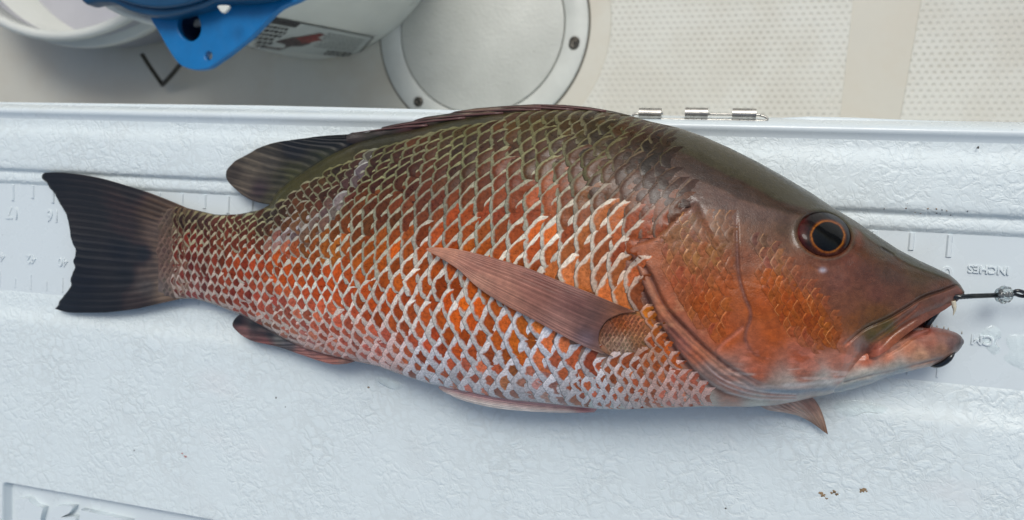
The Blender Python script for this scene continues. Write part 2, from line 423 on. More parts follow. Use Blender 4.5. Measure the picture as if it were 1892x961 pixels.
# tub on the left
ZR = -11.0
tc = np.array(deckxy(112, -302, ZR)); tr = abs(tc[1]-deckxy(130, 78, ZR)[1])
tub = empty('white_pail', None, 'open white plastic pail with thick rolled rim at the left, under the blue plate', 'pail')
m = MB(); hT = ZR-ZD
m.lathe([(.001, .12), (tr*.90, .12), (tr*.93, .25), (tr*.945, hT*.6), (tr*.955, hT-.1)], (tc[0], tc[1], ZD), 160)
m.build('inner_wall', M_PAILIN, tub)
m = MB(); m.lathe([(.001, .02), (tr*.86, .02), (tr*.90, .12), (tr*.925, hT*.55), (tr*.985, hT*.56), (tr*.99, hT*.62), (tr*.985, hT*.68), (tr*.94, hT*.70), (tr*.955, hT-.2)], (tc[0], tc[1], ZD), 160)
m.build('outer_wall', M_PAIL, tub)
m = MB(); m.lathe([(tr*.965+.19*math.cos(q), hT-.12+.19*math.sin(q)) for q in np.linspace(-math.pi, math.pi, 15)], (tc[0], tc[1], ZD), 160)
m.build('rim', M_PAIL, tub)
m = MB(); pts = smoothpoly([P1(262, 100, ZD+1.6), P1(276, 122, ZD+1.2), P1(297, 152, ZD+.5), P1(302, 155, ZD+.5), P1(329, 124, ZD+1.1), P1(345, 100, ZD+1.6)], 4)
m.tube([Vector(p) for p in pts], .085, 8); m.build('bail_handle', M_DWIRE, tub)
# tall bucket with the printed label
bc = np.array(deckxy(592, -158)); br = abs(bc[1]-deckxy(590, 112)[1])
HB = 7.6; rB = lambda z: br*(1+.011*(z-ZD))
buck = empty('white_bucket', None, 'tall white plastic bucket with printed label beside the round hatch', 'bucket')
m = MB()
m.lathe([(.001, 0.05), (br-.35, .05), (br-.12, .02), (br-.02, .12), (br, .3), (rB(ZD+HB-1), HB-1)], (bc[0], bc[1], ZD), 160)
m.build('bucket_wall', M_PAIL, buck)
m = MB()
m.lathe([(rB(ZD+HB-1), HB-1.1), (rB(ZD+HB)-.02, HB-.2), (rB(ZD+HB)+.10, HB-.1), (rB(ZD+HB)+.10, HB), (rB(ZD+HB)-.1, HB+.05), (rB(ZD+HB)-.15, HB-.2), (br-.1, .5), (.001, .5)], (bc[0], bc[1], ZD), 160)
m.build('bucket_rim', M_PAIL, buck)
# label printed on the wall: patches hugging the wall, given by the label's own corners
def wall_pt(u, v):
    p, z = find_z(u, v, bc, rB, ZD+.05, ZD+HB); return math.atan2(p[1]-bc[1], p[0]-bc[0]), z
Q = np.array([(515, 33), (690, 68), (655, 108), (437, 89)], float)
def onwall(x, y, off):
    p = (Q[0]*(1-x)+Q[1]*x)*(1-y)+(Q[3]*(1-x)+Q[2]*x)*y; q, z = wall_pt(p[0], p[1]); r = rB(z)+off
    return (bc[0]+r*math.cos(q), bc[1]+r*math.sin(q), z)
def patch(a, b, c, d, off=.02, n=8, m_=4):
    V = [onwall(a+(b-a)*i/n, c+(d-c)*k/m_, off) for i in range(n+1) for k in range(m_+1)]
    return V, gridfaces(n+1, m_+1).tolist()
M_LBL = mat_simple('label_paper', (178, 184, 182), .4, var=.03); M_INK = mat_simple('label_ink', (48, 46, 48), .45, var=.15, vscale=500)
M_GINK = mat_simple('label_grey_ink', (122, 128, 128), .45, var=.1); M_RED = mat_simple('label_red_ink', (138, 58, 54), .45, var=.3, vscale=300)
M_BRN = mat_simple('label_brown_ink', (92, 74, 74), .45, var=.5, vscale=400)
V, F = patch(-.35, 1.0, 0, .97, .012, 24, 8); obj('label_sheet', V, F, M_LBL, buck)
m = MB(); V, F = patch(-.35, 1.0, -.012, .022, .02, 24, 2); m.add(V, F); V, F = patch(.992, 1.004, 0, .97, .02, 2, 8); m.add(V, F); m.build('label_border', M_INK, buck)
m = MB(); V, F = patch(-.3, .24, .03, .17, .022); m.add(V, F)
for r in range(6):
    x = -.30
    while x < .20:
        wdt = random.uniform(.02, .045); V, F = patch(x, min(x+wdt, .22), .22+r*.12, .30+r*.12, .022, 1, 1); m.add(V, F); x += wdt+.012
m.build('label_bold_lettering', M_INK, buck, smooth=False)
m = MB()
for r in range(6):
    x = .56+random.uniform(0, .02)
    while x < .93:
        wdt = random.uniform(.012, .035); V, F = patch(x, min(x+wdt, .95), .16+r*.095, .205+r*.095, .022, 1, 1); m.add(V, F); x += wdt+.010
m.build('label_small_lettering', M_GINK, buck, smooth=False)
m = MB()
for r in range(2):
    x = .72
    while x < .94:
        wdt = random.uniform(.02, .04); V, F = patch(x, min(x+wdt, .96), .76+r*.10, .83+r*.10, .022, 1, 1); m.add(V, F); x += wdt+.009
m.build('label_bold_lettering', M_INK, buck, smooth=False)
def blobpatch(pts, mat, off):
    V = [onwall(x, y, off) for x, y in pts]; V.append(onwall(*np.mean(pts, 0), off+.004)); n = len(pts)
    obj('label_printed_picture', V, [(i, (i+1) % n, n) for i in range(n)], mat, buck, smooth=False)
blobpatch([(.16, .86), (.24, .62), (.32, .46), (.42, .42), (.50, .46), (.52, .60), (.48, .72), (.40, .76), (.34, .92), (.24, .90)], M_BRN, .026)
blobpatch([(.34, .46), (.42, .34), (.50, .20), (.55, .22), (.52, .36), (.58, .40), (.50, .56), (.44, .60), (.40, .52)], M_RED, .036)

# blue plate resting over both pails
ZB = -6.2
def ringpx(pts, z, n=4, closed=True):
    q = smoothpoly(pts, n, closed); return [tuple(P1(a, b, z)[:2]) for a, b in q]
blue = empty('blue_plastic_holder', None, 'blue plastic holder with rounded drilled tab lying across the white pails', 'plastic holder')
tab = [(275, 27), (292, 58), (311, 92), (329, 117), (345, 126), (364, 129), (384, 126), (402, 115), (422, 101), (444, 84), (468, 64), (493, 38), (520, 14), (560, -4), (600, -40), (560, -110), (300, -120), (262, -40)]
def ell(cx, cy, rx, ry, rot=0, n=28):
    return [(cx+rx*math.cos(t)*math.cos(rot)-ry*math.sin(t)*math.sin(rot), cy+rx*math.cos(t)*math.sin(rot)+ry*math.sin(t)*math.cos(rot)) for t in np.linspace(0, 2*math.pi, n, endpoint=False)]
R0 = ringpx(tab, ZB); H1 = ringpx(ell(349, 47, 21, 29, -.25), ZB, 1); H2 = ringpx(ell(385, 103, 6, 8), ZB, 1)
slab('tab_plate', [R0, H1, H2], ZB, .22, M_BLUE, blue, bevel=.04)
m = MB(); e = ringpx(ell(349, 47, 21.5, 29.5, -.25), ZB, 1); n = len(e)
V = [(x, y, ZB-.1) for x, y in e]+[(x, y, ZB-1.5) for x, y in e]
cxy = np.mean(e, 0); V.append((cxy[0], cxy[1], ZB-1.5))
m.add(V, [(i, (i+1) % n, n+(i+1) % n, n+i) for i in range(n)]+[(n+i, n+(i+1) % n, 2*n) for i in range(n)])
m.build('socket', M_NAVY, blue)
disc = [(120, -30), (142, -8), (156, 7), (174, 4), (200, 4), (216, 9), (231, 17), (248, 23), (268, 27), (290, 29.5), (311, 29), (335, 25), (358, 18), (378, 12), (396, 4), (420, 2), (460, 0), (500, -8), (520, -30), (440, -120), (200, -120)]
slab('round_base', [ringpx(disc, ZB+.55, 3)], ZB+.55, .5, M_DBLUE, blue, bevel=.10)
disc2 = [(175, -30), (205, -8), (240, 6), (290, 14), (340, 8), (380, -6), (400, -30), (340, -120), (230, -120)]
slab('base_ridge', [ringpx(disc2, ZB+.72, 3)], ZB+.72, .2, M_DBLUE, blue, bevel=.07)
slab('white_clip', [ringpx([(402, 10), (422, 10), (420, 18), (412, 24), (405, 19)], ZB+.82, 3)], ZB+.82, .1, M_PAIL, blue, bevel=.03)

# ------------------------------------------------------------------ cooler
cooler = empty('cooler', None, 'white plastic marine cooler with crinkled lid and moulded ruler, lying under the fish', 'cooler')
prof_px = [(190, -.62), (190.5, -.30), (192.5, -.12), (195, -.02), (197.5, .06), (200, .105), (203, .12), (206.5, .118), (209.5, .10), (213, .07), (218, .055), (226, .052), (232, .06), (238, .085), (245, .11), (256, .12), (280, .122), (300, .12), (307, .115), (311, .098), (313.3, .06), (315.5, .035), (318.5, .038), (322, .052), (330, .054), (334, .045), (336.5, .012), (338.5, 0)]
prof2_px = [(535, 0), (539, .010), (552, .016), (566, .03), (576, .058), (583, .088), (592, .104), (606, .11), (640, .108), (760, .106)]
def Yof(v, z): return float(P(0, v, z)[1])
XL, XR = -22.0, 12.0
def extrude_profile(name, pr, mat, nx=60, yextra=None):
    ys = [(Yof(v, z), z) for v, z in pr]
    if yextra: ys += yextra
    xs = np.linspace(XL, XR, nx); V = [(x, y, z) for x in xs for y, z in ys]
    return obj(name, V, gridfaces(nx, len(ys), flip=False), mat, cooler)
extrude_profile('lid_rear_edge', prof_px[:11], M_SM, 40)
extrude_profile('lid_rear_border', prof_px[10:], M_CR, 60)
yr0, yr1 = Yof(338.5, 0), Yof(535, 0)
obj('ruler_panel', [(XL, yr1, 0), (XR, yr1, 0), (XR, yr0, 0), (XL, yr0, 0)], [(0, 1, 2, 3)], M_SM, cooler)
# badge recess
bz = .106; b0 = P1(3, 889, bz); b1 = P1(400, 961, bz); yb = float((b0[1]+b1[1])/2); xb0 = float(b0[0]); xb1 = xb0+9.0
extrude_profile('lid_top', prof2_px, M_CR, 60, [(yb+.035, bz), ])
YF = -11.0; m = MB()
def rect(m, x0, x1, y0, y1, z): m.add([(x0, y0, z), (x1, y0, z), (x1, y1, z), (x0, y1, z)], [(0, 1, 2, 3)])
rect(m, XL, xb0-.035, YF, yb+.035, bz); rect(m, xb1+.035, XR, YF, yb+.035, bz); m.build('lid_top', M_CR, cooler, smooth=False)
m = MB()
def rrect(x0, x1, y0, y1, r, n=6):
    o = []
    for cx, cy, a in ((x1-r, y1-r, 0), (x0+r, y1-r, 90), (x0+r, y0+r, 180), (x1-r, y0+r, 270)):
        for k in range(n+1): q = math.radians(a+90*k/n); o.append((cx+r*math.cos(q), cy+r*math.sin(q)))
    return o
yb2 = yb-4.0
lv = []
for g, z in ((0.0, bz), (-.012, bz-.006), (-.03, bz-.04), (-.04, bz-.17), (-.07, bz-.20)):
    lv.append([(x, y, z) for x, y in rrect(xb0-g, xb1+g, yb2-g, yb+g, .12)])
n = len(lv[0]); V = sum(lv, []); F = [(i*n+k, i*n+(k+1) % n, (i+1)*n+(k+1) % n, (i+1)*n+k) for i in range(len(lv)-1) for k in range(n)]
m.add(V, F); m.add(lv[-1], [tuple(range(n))]); m.build('badge_recess', M_SM, cooler)
outer = [(xb0-.035, yb2-2), (xb1+.035, yb2-2), (xb1+.035, yb+.035), (xb0-.035, yb+.035)]
slab('lid_top', [outer, [(x, y) for x, y in rrect(xb0, xb1, yb2, yb, .12)]], bz, .002, M_CR, cooler)
# letters moulded in the badge; only their heads are in the picture
zf = bz-.20
def letter(pts, h=.13): return slab('badge_letter', [[tuple(P1(a, b, zf+h)[:2]) for a, b in pts]], zf+h, h, M_SM, cooler, bevel=.0)
letter([(30, 924), (40, 921), (52, 921), (58, 930), (66, 936), (80, 938), (76, 952), (70, 985), (52, 1020), (30, 1020), (38, 970), (28, 940)])
letter([(104, 936), (118, 934), (136, 936), (128, 948), (112, 956), (140, 955), (132, 1010), (84, 1010), (86, 960), (94, 944)])
letter([(148, 942), (190, 951), (240, 963), (236, 975), (180, 972), (168, 1010), (142, 1010)])
# cooler tub and lip under the lid
ye = Yof(190, -.62)
def cbox(name, x0, x1, y0, y1, z0, z1, r, mat):
    lv = []
    for g, z in ((0.02, z0), (0, z0+.1), (0, z1-.25), (.04, z1-.08), (.14, z1)):
        lv.append([(x, y, z) for x, y in rrect(x0+g, x1-g, y0+g, y1-g, r, 8)])
    n = len(lv[0]); V = sum(lv, []); F = [(i*n+k, i*n+(k+1) % n, (i+1)*n+(k+1) % n, (i+1)*n+k) for i in range(len(lv)-1) for k in range(n)]
    F.append(tuple((len(lv)-1)*n+k for k in range(n)))
    return obj(name, V, F, mat, cooler)
cbox('cooler_tub', XL+.3, XR-.3, YF+.3, ye-.25, ZD+.02, -.35, 1.0, M_SM)
zl = -.20
lipR = [(1428, 232), (1432, 222), (1450, 216.5), (1496, 214.5), (1582, 216.5), (1686, 221), (1785, 224), (1829, 229), (1868, 237), (1900, 247), (1930, 262), (1900, 300), (1428, 285)]
slab('tub_lip', [[tuple(P1(a, b, zl)[:2]) for a, b in lipR]], zl, .5, M_SM, cooler, bevel=.05)
lipL = [(-400, 176), (0, 188), (480, 194), (700, 199), (1100, 209.5), (1145, 213), (1160, 226), (1150, 290), (-400, 260)]
slab('tub_lip', [[tuple(P1(a, b, zl)[:2]) for a, b in lipL]], zl, .5, M_SM, cooler, bevel=.05)
# hinge
m = None
hz = -.03
for (ua, ub, va) in ((1181, 1222, 209.5), (1266, 1308, 209), (1353, 1397, 210.5)):
    pa = P1(ua, va, hz); pb = P1(ub, va+.8, hz); r = .088
    prof = []
    m = MB(); m.tube([Vector(pa), Vector(pa)*.999+Vector(pb)*.001, Vector(pa)*.5+Vector(pb)*.5, Vector(pb)], [r*.92, r, r, r], 48)
    kn = m.build('hinge_knuckle', M_STEEL, cooler, smooth=False)
    m = MB(); m.box(pa[0]+.004, pb[0]-.004, pa[1]-.35, pa[1]-.02, hz-r, hz-r+.04); m.build('hinge_leaf', M_STEEL, kn)
m = MB()
pw = [P1(1225, 210, hz), P1(1183, 211, hz), P1(1174, 211, hz), P1(1169, 214, hz), P1(1172, 219, hz), P1(1190, 220, hz), P1(1290, 221, hz), P1(1395, 223, hz), P1(1412, 223, hz), P1(1418, 220, hz), P1(1413, 215.5, hz), P1(1405, 213.5, hz), P1(1396, 212, hz), P1(1300, 211, hz)]
m.tube([Vector(p) for p in smoothpoly(pw, 5)], .019, 8); m.build('hinge_pin', M_STEEL, cooler)
# ruler: ticks and figures moulded on the panel, reading from the hinge side
x0r = float(P1(1756, 430, 0)[0])
ytk = yr0-.02
def bar(m, xc, y0, y1, wd, h):
    a = wd/2; b = a*.55
    m.add([(xc-a, y0, 0.001), (xc+a, y0, .001), (xc+a, y1, .001), (xc-a, y1, .001), (xc-b, y0+.01, h), (xc+b, y0+.01, h), (xc+b, y1, h), (xc-b, y1, h)],
          [(0, 1, 5, 4), (1, 2, 6, 5), (2, 3, 7, 6), (3, 0, 4, 7), (4, 5, 6, 7)])
Ltick = abs(float(P1(1756, 427, 0)[1])-float(P1(1753, 468, 0)[1])); Stick = abs(float(P1(1684, 421, 0)[1])-float(P1(1682, 453, 0)[1]))
for k in range(0, 39):
    x = x0r-k*.5; m = MB(); bar(m, x, ytk-(Ltick if k % 2 == 0 else Stick), ytk, .080, .028); m.build('ruler_tick', M_SM, cooler, smooth=False)
ylab = float(P1(1757, 509, 0)[1]); ylab2 = float(P1(25, 391, 0)[1]); ylab = (ylab+ylab2)/2
for k in range(0, 20):
    text_mesh('ruler_figure', str(k), .34, .010, M_SM, cooler, (x0r-k, ylab, .004), math.pi)
pI = P1(1826, 498, 0); text_mesh('ruler_lettering', 'INCHES', .155, .014, M_SM, cooler, (float(pI[0]), float(pI[1]), .004), math.pi)
yc0 = yr1+.06; ycm = float(P1(60, 479, 0)[1])
for k in range(0, 49):
    x = x0r-k/2.54; m = MB(); bar(m, x, yc0, yc0+(.30 if k % 2 == 0 else .2), .04, .014); m.build('ruler_tick', M_SM, cooler, smooth=False)
for k in range(0, 49, 2):
    text_mesh('ruler_figure', str(k), .24, .008, M_SM, cooler, (x0r-k/2.54, ycm, .004), math.pi)
pI = P1(1800, 628, 0); text_mesh('ruler_lettering', 'CM', .2, .014, M_SM, cooler, (float(pI[0])+.1, ycm, .004), math.pi)

# specks lying on the lid
def fleck(u, v, z, r, mat, name, seed, label=None, cat=None):
    rs = random.Random(seed); c = P1(u, v, z); s = 1/115.0; V = []
    k = 11
    for i in range(k):
        q = 2*math.pi*i/k; rr = r*s*rs.uniform(.35, 1.25); V.append((c[0]+rr*math.cos(q)*1.2, c[1]+rr*math.sin(q), z+.001))
    V.append((c[0], c[1], z+.012)); return obj(name, V, [(i, (i+1) % k, k) for i in range(k)], mat, cooler, label=label)
M_FL = mat_simple('dried_bait', (150, 125, 92), .6, var=.3, vscale=900); M_PK = mat_simple('pink_speck', (178, 128, 124), .5); M_BK = mat_simple('black_speck', (50, 48, 46), .6)
for i, (u, v, r, mt) in enumerate([(1516, 911, 3.5, M_FL), (1521, 916, 3.8, M_FL), (1527, 921, 2, M_FL), (1541, 909, 4, M_FL), (1547, 913, 3, M_FL), (1536, 911, 2, M_FL), (1594, 905, 5, M_FL), (1601, 908, 2.5, M_FL), (1590, 909, 2, M_FL), (337, 838, 3, M_PK), (343, 844, 3.5, M_PK), (510, 735, 2.2, M_BK), (248, 832, 1.8, M_BK), (527, 752, 1.5, M_BK), (1807, 273, 2.3, M_BK), (1341, 939, 1.8, M_BK), (681, 716, 3, M_FL)]):
    fleck(u, v, .122 if v < 300 else .108, r, mt, 'dried_speck', i)
for i in range(13):
    rs = random.Random(100+i); u = rs.gauss(1700, 45); v = 383+(u-1600)*.05+rs.gauss(0, 5)
    fleck(u, v, .118, rs.uniform(.6, 1.4), M_FL if i % 2 else M_BRN, 'dried_speck', i)
# ------------------------------------------------------------------ the fish
fish = empty('snapper_fish', None, 'large reddish orange mangrove snapper with dark tail lying on the white cooler lid', 'fish')
top_pts = [(290, 392), (318, 380), (345, 384), (400, 397), (440, 396), (480, 388), (499, 379), (511, 356), (530, 340), (558, 320), (606, 289), (657, 264), (700, 252), (760, 240), (830, 223), (900, 212), (988, 204), (1060, 203), (1110, 206), (1165, 214), (1200, 224), (1250, 235), (1300, 252), (1350, 274), (1400, 299), (1450, 327), (1500, 357), (1540, 384), (1580, 408), (1620, 435), (1660, 461), (1700, 482), (1735, 498), (1755, 508), (1768, 519), (1777, 529), (1782, 540)]
bot_pts = [(290, 545), (318, 553), (345, 552), (360, 552), (400, 564), (440, 580), (480, 600), (520, 624), (560, 643), (600, 655), (640, 664), (700, 677), (740, 692), (780, 705), (810, 713), (850, 722), (900, 732), (950, 740), (1000, 745), (1050, 750), (1110, 756), (1150, 757), (1200, 755), (1300, 751), (1380, 752), (1430, 749), (1470, 742), (1500, 735), (1535, 728), (1560, 712), (1580, 686), (1597, 664), (1620, 659), (1640, 648), (1665, 625), (1700, 600), (1722, 586), (1745, 573), (1768, 557), (1778, 548), (1782, 543)]
vt = sinterp(top_pts, 280, 1782, 3000, 15); vb = sinterp(bot_pts, 280, 1782, 3000, 15)
Hh = sinterp([(280, .10), (340, .17), (450, .30), (600, .58), (800, .88), (1000, 1.05), (1200, 1.12), (1350, 1.08), (1450, 1.0), (1550, .84), (1620, .68), (1700, .46), (1760, .24), (1782, .06)], 280, 1782, 2000, 81)
Zm = sinterp([(60, .16), (280, .24), (340, .30), (450, .42), (600, .62), (800, .86), (1000, 1.0), (1200, 1.06), (1400, 1.02), (1550, .90), (1700, .76), (1782, .72)], 60, 1782, 2000, 81)
def seg(pts, n=6): return smoothpoly(pts, n)
def sdist(u, v, poly):
    """signed distance (px) to a polyline; + to the left of its direction in image space (y down => right hand)"""
    best = np.full(u.shape, 1e9); sg = np.ones(u.shape); tt = np.zeros(u.shape)
    N = len(poly)-1
    for i in range(N):
        a = poly[i]; b = poly[i+1]; dx, dy = b-a; L2 = dx*dx+dy*dy+1e-9
        t0 = ((u-a[0])*dx+(v-a[1])*dy)/L2; t = np.clip(t0, 0, 1)
        ex_ = u-(a[0]+t*dx); ey_ = v-(a[1]+t*dy); d = ex_*ex_+ey_*ey_
        s = np.sign(dx*(v-a[1])-dy*(u-a[0])); s = np.where(s == 0, 1, s)
        mk = d < best-1e-6; best = np.where(mk, d, best); sg = np.where(mk, s, sg); tt = np.where(mk, (i+t)/N, tt)
    return np.sqrt(best)*sg, tt
# all lines drawn so that the raised side is on the right hand in the picture's sense (+)
E_out = seg([(1290, 374), (1275, 382), (1250, 402), (1232, 420), (1205, 442), (1166, 456), (1163, 468), (1176, 490), (1188, 528), (1205, 565), (1222, 602), (1245, 636), (1270, 668), (1300, 698), (1340, 722), (1400, 737), (1470, 738)])[::-1]
E_bone = seg([(1172, 470), (1200, 500), (1227, 556), (1248, 584), (1270, 606), (1296, 632), (1322, 655), (1350, 676), (1378, 692), (1417, 712), (1470, 716), (1530, 710), (1600, 700)])[::-1]
E_pre = seg([(1361, 378), (1362, 420), (1363, 460), (1366, 505), (1376, 545), (1387, 572), (1387, 592), (1380, 612), (1379, 630), (1390, 652), (1420, 668), (1470, 676)])[::-1]
E_sub = seg([(1322, 655), (1335, 636), (1352, 622), (1372, 606)])
E_max = seg([(1772, 524), (1756, 531), (1738, 538), (1716, 545), (1700, 552), (1680, 565), (1662, 576), (1640, 588), (1602, 605), (1585, 617), (1568, 632), (1556, 642)])
E_pmx = seg([(1702, 556), (1690, 572), (1668, 590), (1648, 605), (1628, 620), (1606, 634)])
E_lip2 = seg([(1700, 585), (1676, 600), (1650, 618), (1634, 634), (1618, 652)])
E_snout = seg([(1572, 398), (1590, 428), (1612, 448), (1640, 463), (1665, 482), (1700, 497), (1740, 512), (1765, 524)])
E_gul = seg([(1330, 738), (1400, 728), (1470, 727), (1540, 718), (1600, 708), (1660, 694)])
EYE = (1523.0, 432.5); ERX, ERY, EROT = 53.0, 44.0, .30
def eyer(u, v, rx=ERX, ry=ERY):
    x = u-EYE[0]; y = v-EYE[1]; c, s = math.cos(EROT), math.sin(EROT)
    return np.hypot((x*c+y*s)/rx, (-x*s+y*c)/ry)
def cliff(sd, h, w_, L): return h*sstep(sd, -w_/2, w_/2)*np.exp(-np.maximum(sd, 0)/L)-h*.35*np.exp(-((sd+w_*.8)/(w_*1.1))**2)
def feat(u, v):
    d = np.zeros(u.shape)
    hd = sstep(u, 1100, 1160)
    sd, t = sdist(u, v, E_out); en = sstep(t, .0, .1)*(1-sstep(t, .93, 1.0)); d += hd*cliff(sd, .085, 5, 70)*en
    sd, t = sdist(u, v, E_bone); en = sstep(t, .1, .4)*(1-sstep(t, .96, 1.0)); d += hd*cliff(sd, .06, 5, 40)*en
    # folds of the gill membrane between the two edges
    fo = (sd < 0)*np.clip((-sd)/8, 0, 1)*np.exp(-np.maximum(-sd-34, 0)/6.0)
    d += hd*.014*np.sin(sd*.62+3*vnoise(u*.02, v*.02))*fo*sstep(v, 500, 620)*en
    sd, t = sdist(u, v, E_pre); en = sstep(t, 0, .25)*(1-sstep(t, .85, 1)); d += cliff(sd, .014, 4, 40)*en-.02*np.exp(-(sd/2.2)**2)*en
    sd, t = sdist(u, v, E_sub); d += -.025*np.exp(-(sd/3.0)**2)
    sd, t = sdist(u, v, E_max); en = sstep(t, 0, .08)*(1-sstep(t, .88, 1)); d += (-.055*np.exp(-(sd/3.2)**2)+.03*sstep(sd, -2, 6)*np.exp(-np.maximum(sd, 0)/22))*en
    sd, t = sdist(u, v, E_pmx); en = sstep(t, 0, .2)*(1-sstep(t, .8, 1)); d += (-.03*np.exp(-(sd/2.6)**2)+.02*np.exp(-((sd-8)/6)**2))*en
    sd, t = sdist(u, v, E_lip2); en = sstep(t, 0, .2)*(1-sstep(t, .8, 1)); d += -.018*np.exp(-(sd/3)**2)*en
    sd, t = sdist(u, v, E_snout); en = sstep(t, .0, .15)*(1-sstep(t, .9, 1)); d += -cliff(sd, .022, 6, 26)*en*1.0
    sd, t = sdist(u, v, E_gul); en = sstep(t, .1, .3)*(1-sstep(t, .9, 1)); d += -.03*np.exp(-(sd/3.0)**2)*en
    # nostril slit and small pore
    sd, t = sdist(u, v, np.array([(1631., 459.), (1643., 466.), (1650., 470.)])); d += -.035*np.exp(-(sd/2.2)**2)
    sd, t = sdist(u, v, np.array([(1498., 490.), (1508., 497.), (1522., 500.)])); d += -.02*np.exp(-(sd/3.)**2)
    d += .008*np.exp(-(np.hypot(u-1521, v-500)/6)**2)
    # orbit
    r = eyer(u, v)
    d += -.16*(1-sstep(r, .80, 1.0)) + .008*np.exp(-((r-1.06)/.05)**2) - .008*np.exp(-((r-1.30)/.12)**2)
    # brow and cheek modelling
    d += .05*np.exp(-((u-1470)/60)**2-((v-390)/26)**2)
    d += -.035*np.exp(-((u-1455)/22)**2-((v-440)/30)**2)
    d += .03*np.exp(-((u-1455)/70)**2-((v-570)/70)**2)
    d += .04*np.exp(-((u-1290)/60)**2-((v-500)/90)**2)
    # pectoral root
    d += .075*np.exp(-((u-1160)/42)**2-((v-617)/34)**2)
    # slack flesh, ripples
    body = sstep(u, 330, 420)
    d += body*(.028*fbm(u*.012, v*.016, 3)+.010*fbm(u*.05, v*.06, 2))
    # wrinkles on the nape, running lengthwise and wet
    nz = np.exp(-((u-1290)/80)**2-((v-345)/26)**2)
    d += nz*.010*fbm(u*.045, v*.22, 2)
    # lower cheek folds
    nz = np.exp(-((u-1430)/150)**2-((v-700)/26)**2); d += nz*.020*fbm(u*.015, v*.16, 2)
    return d
def prof(x, u):
    p = np.power(np.clip(1-np.abs(x)**2.25, 0, 1), .56)
    r = sstep(u, 1572, 1628)*interp(u, [(1550, .62), (1640, .66), (1700, .72), (1782, .6)])
    fl = r*sstep(x, .0, .5); return np.maximum(p, fl)
def ztop(u, v, f=True):
    a = vt(u); b = vb(u); x = np.clip(2*(v-a)/(b-a)-1, -1, 1)
    p = prof(x, u); z = Zm(u)+Hh(u)*p
    if f:
        edge = np.clip(1-np.abs(x)**6, 0, 1); z = z+feat(u, v)*np.maximum(edge, sstep(u, 1600, 1660)*.6)
    return z
def alb(c, k=(.84, .94, .90), r=.018):
    c = np.asarray(c)*np.array(k); return np.maximum(c-r, c*.38)
def idw(u, v, table, pw=3.2, eps=12):
    T = np.array([(a, b)+tuple(lin(c)) for (a, b), c in table]); u = np.asarray(u, float); v = np.asarray(v, float)
    sh = u.shape; u = u.ravel(); v = v.ravel()
    out = np.zeros((len(u), 3)); ws = np.zeros(len(u))
    for r in T:
        w_ = 1/(((u-r[0])**2+(v-r[1])**2)+eps*eps)**(pw/2); out += w_[:, None]*r[2:]; ws += w_
    return (out/ws[:, None]).reshape(sh+(3,))
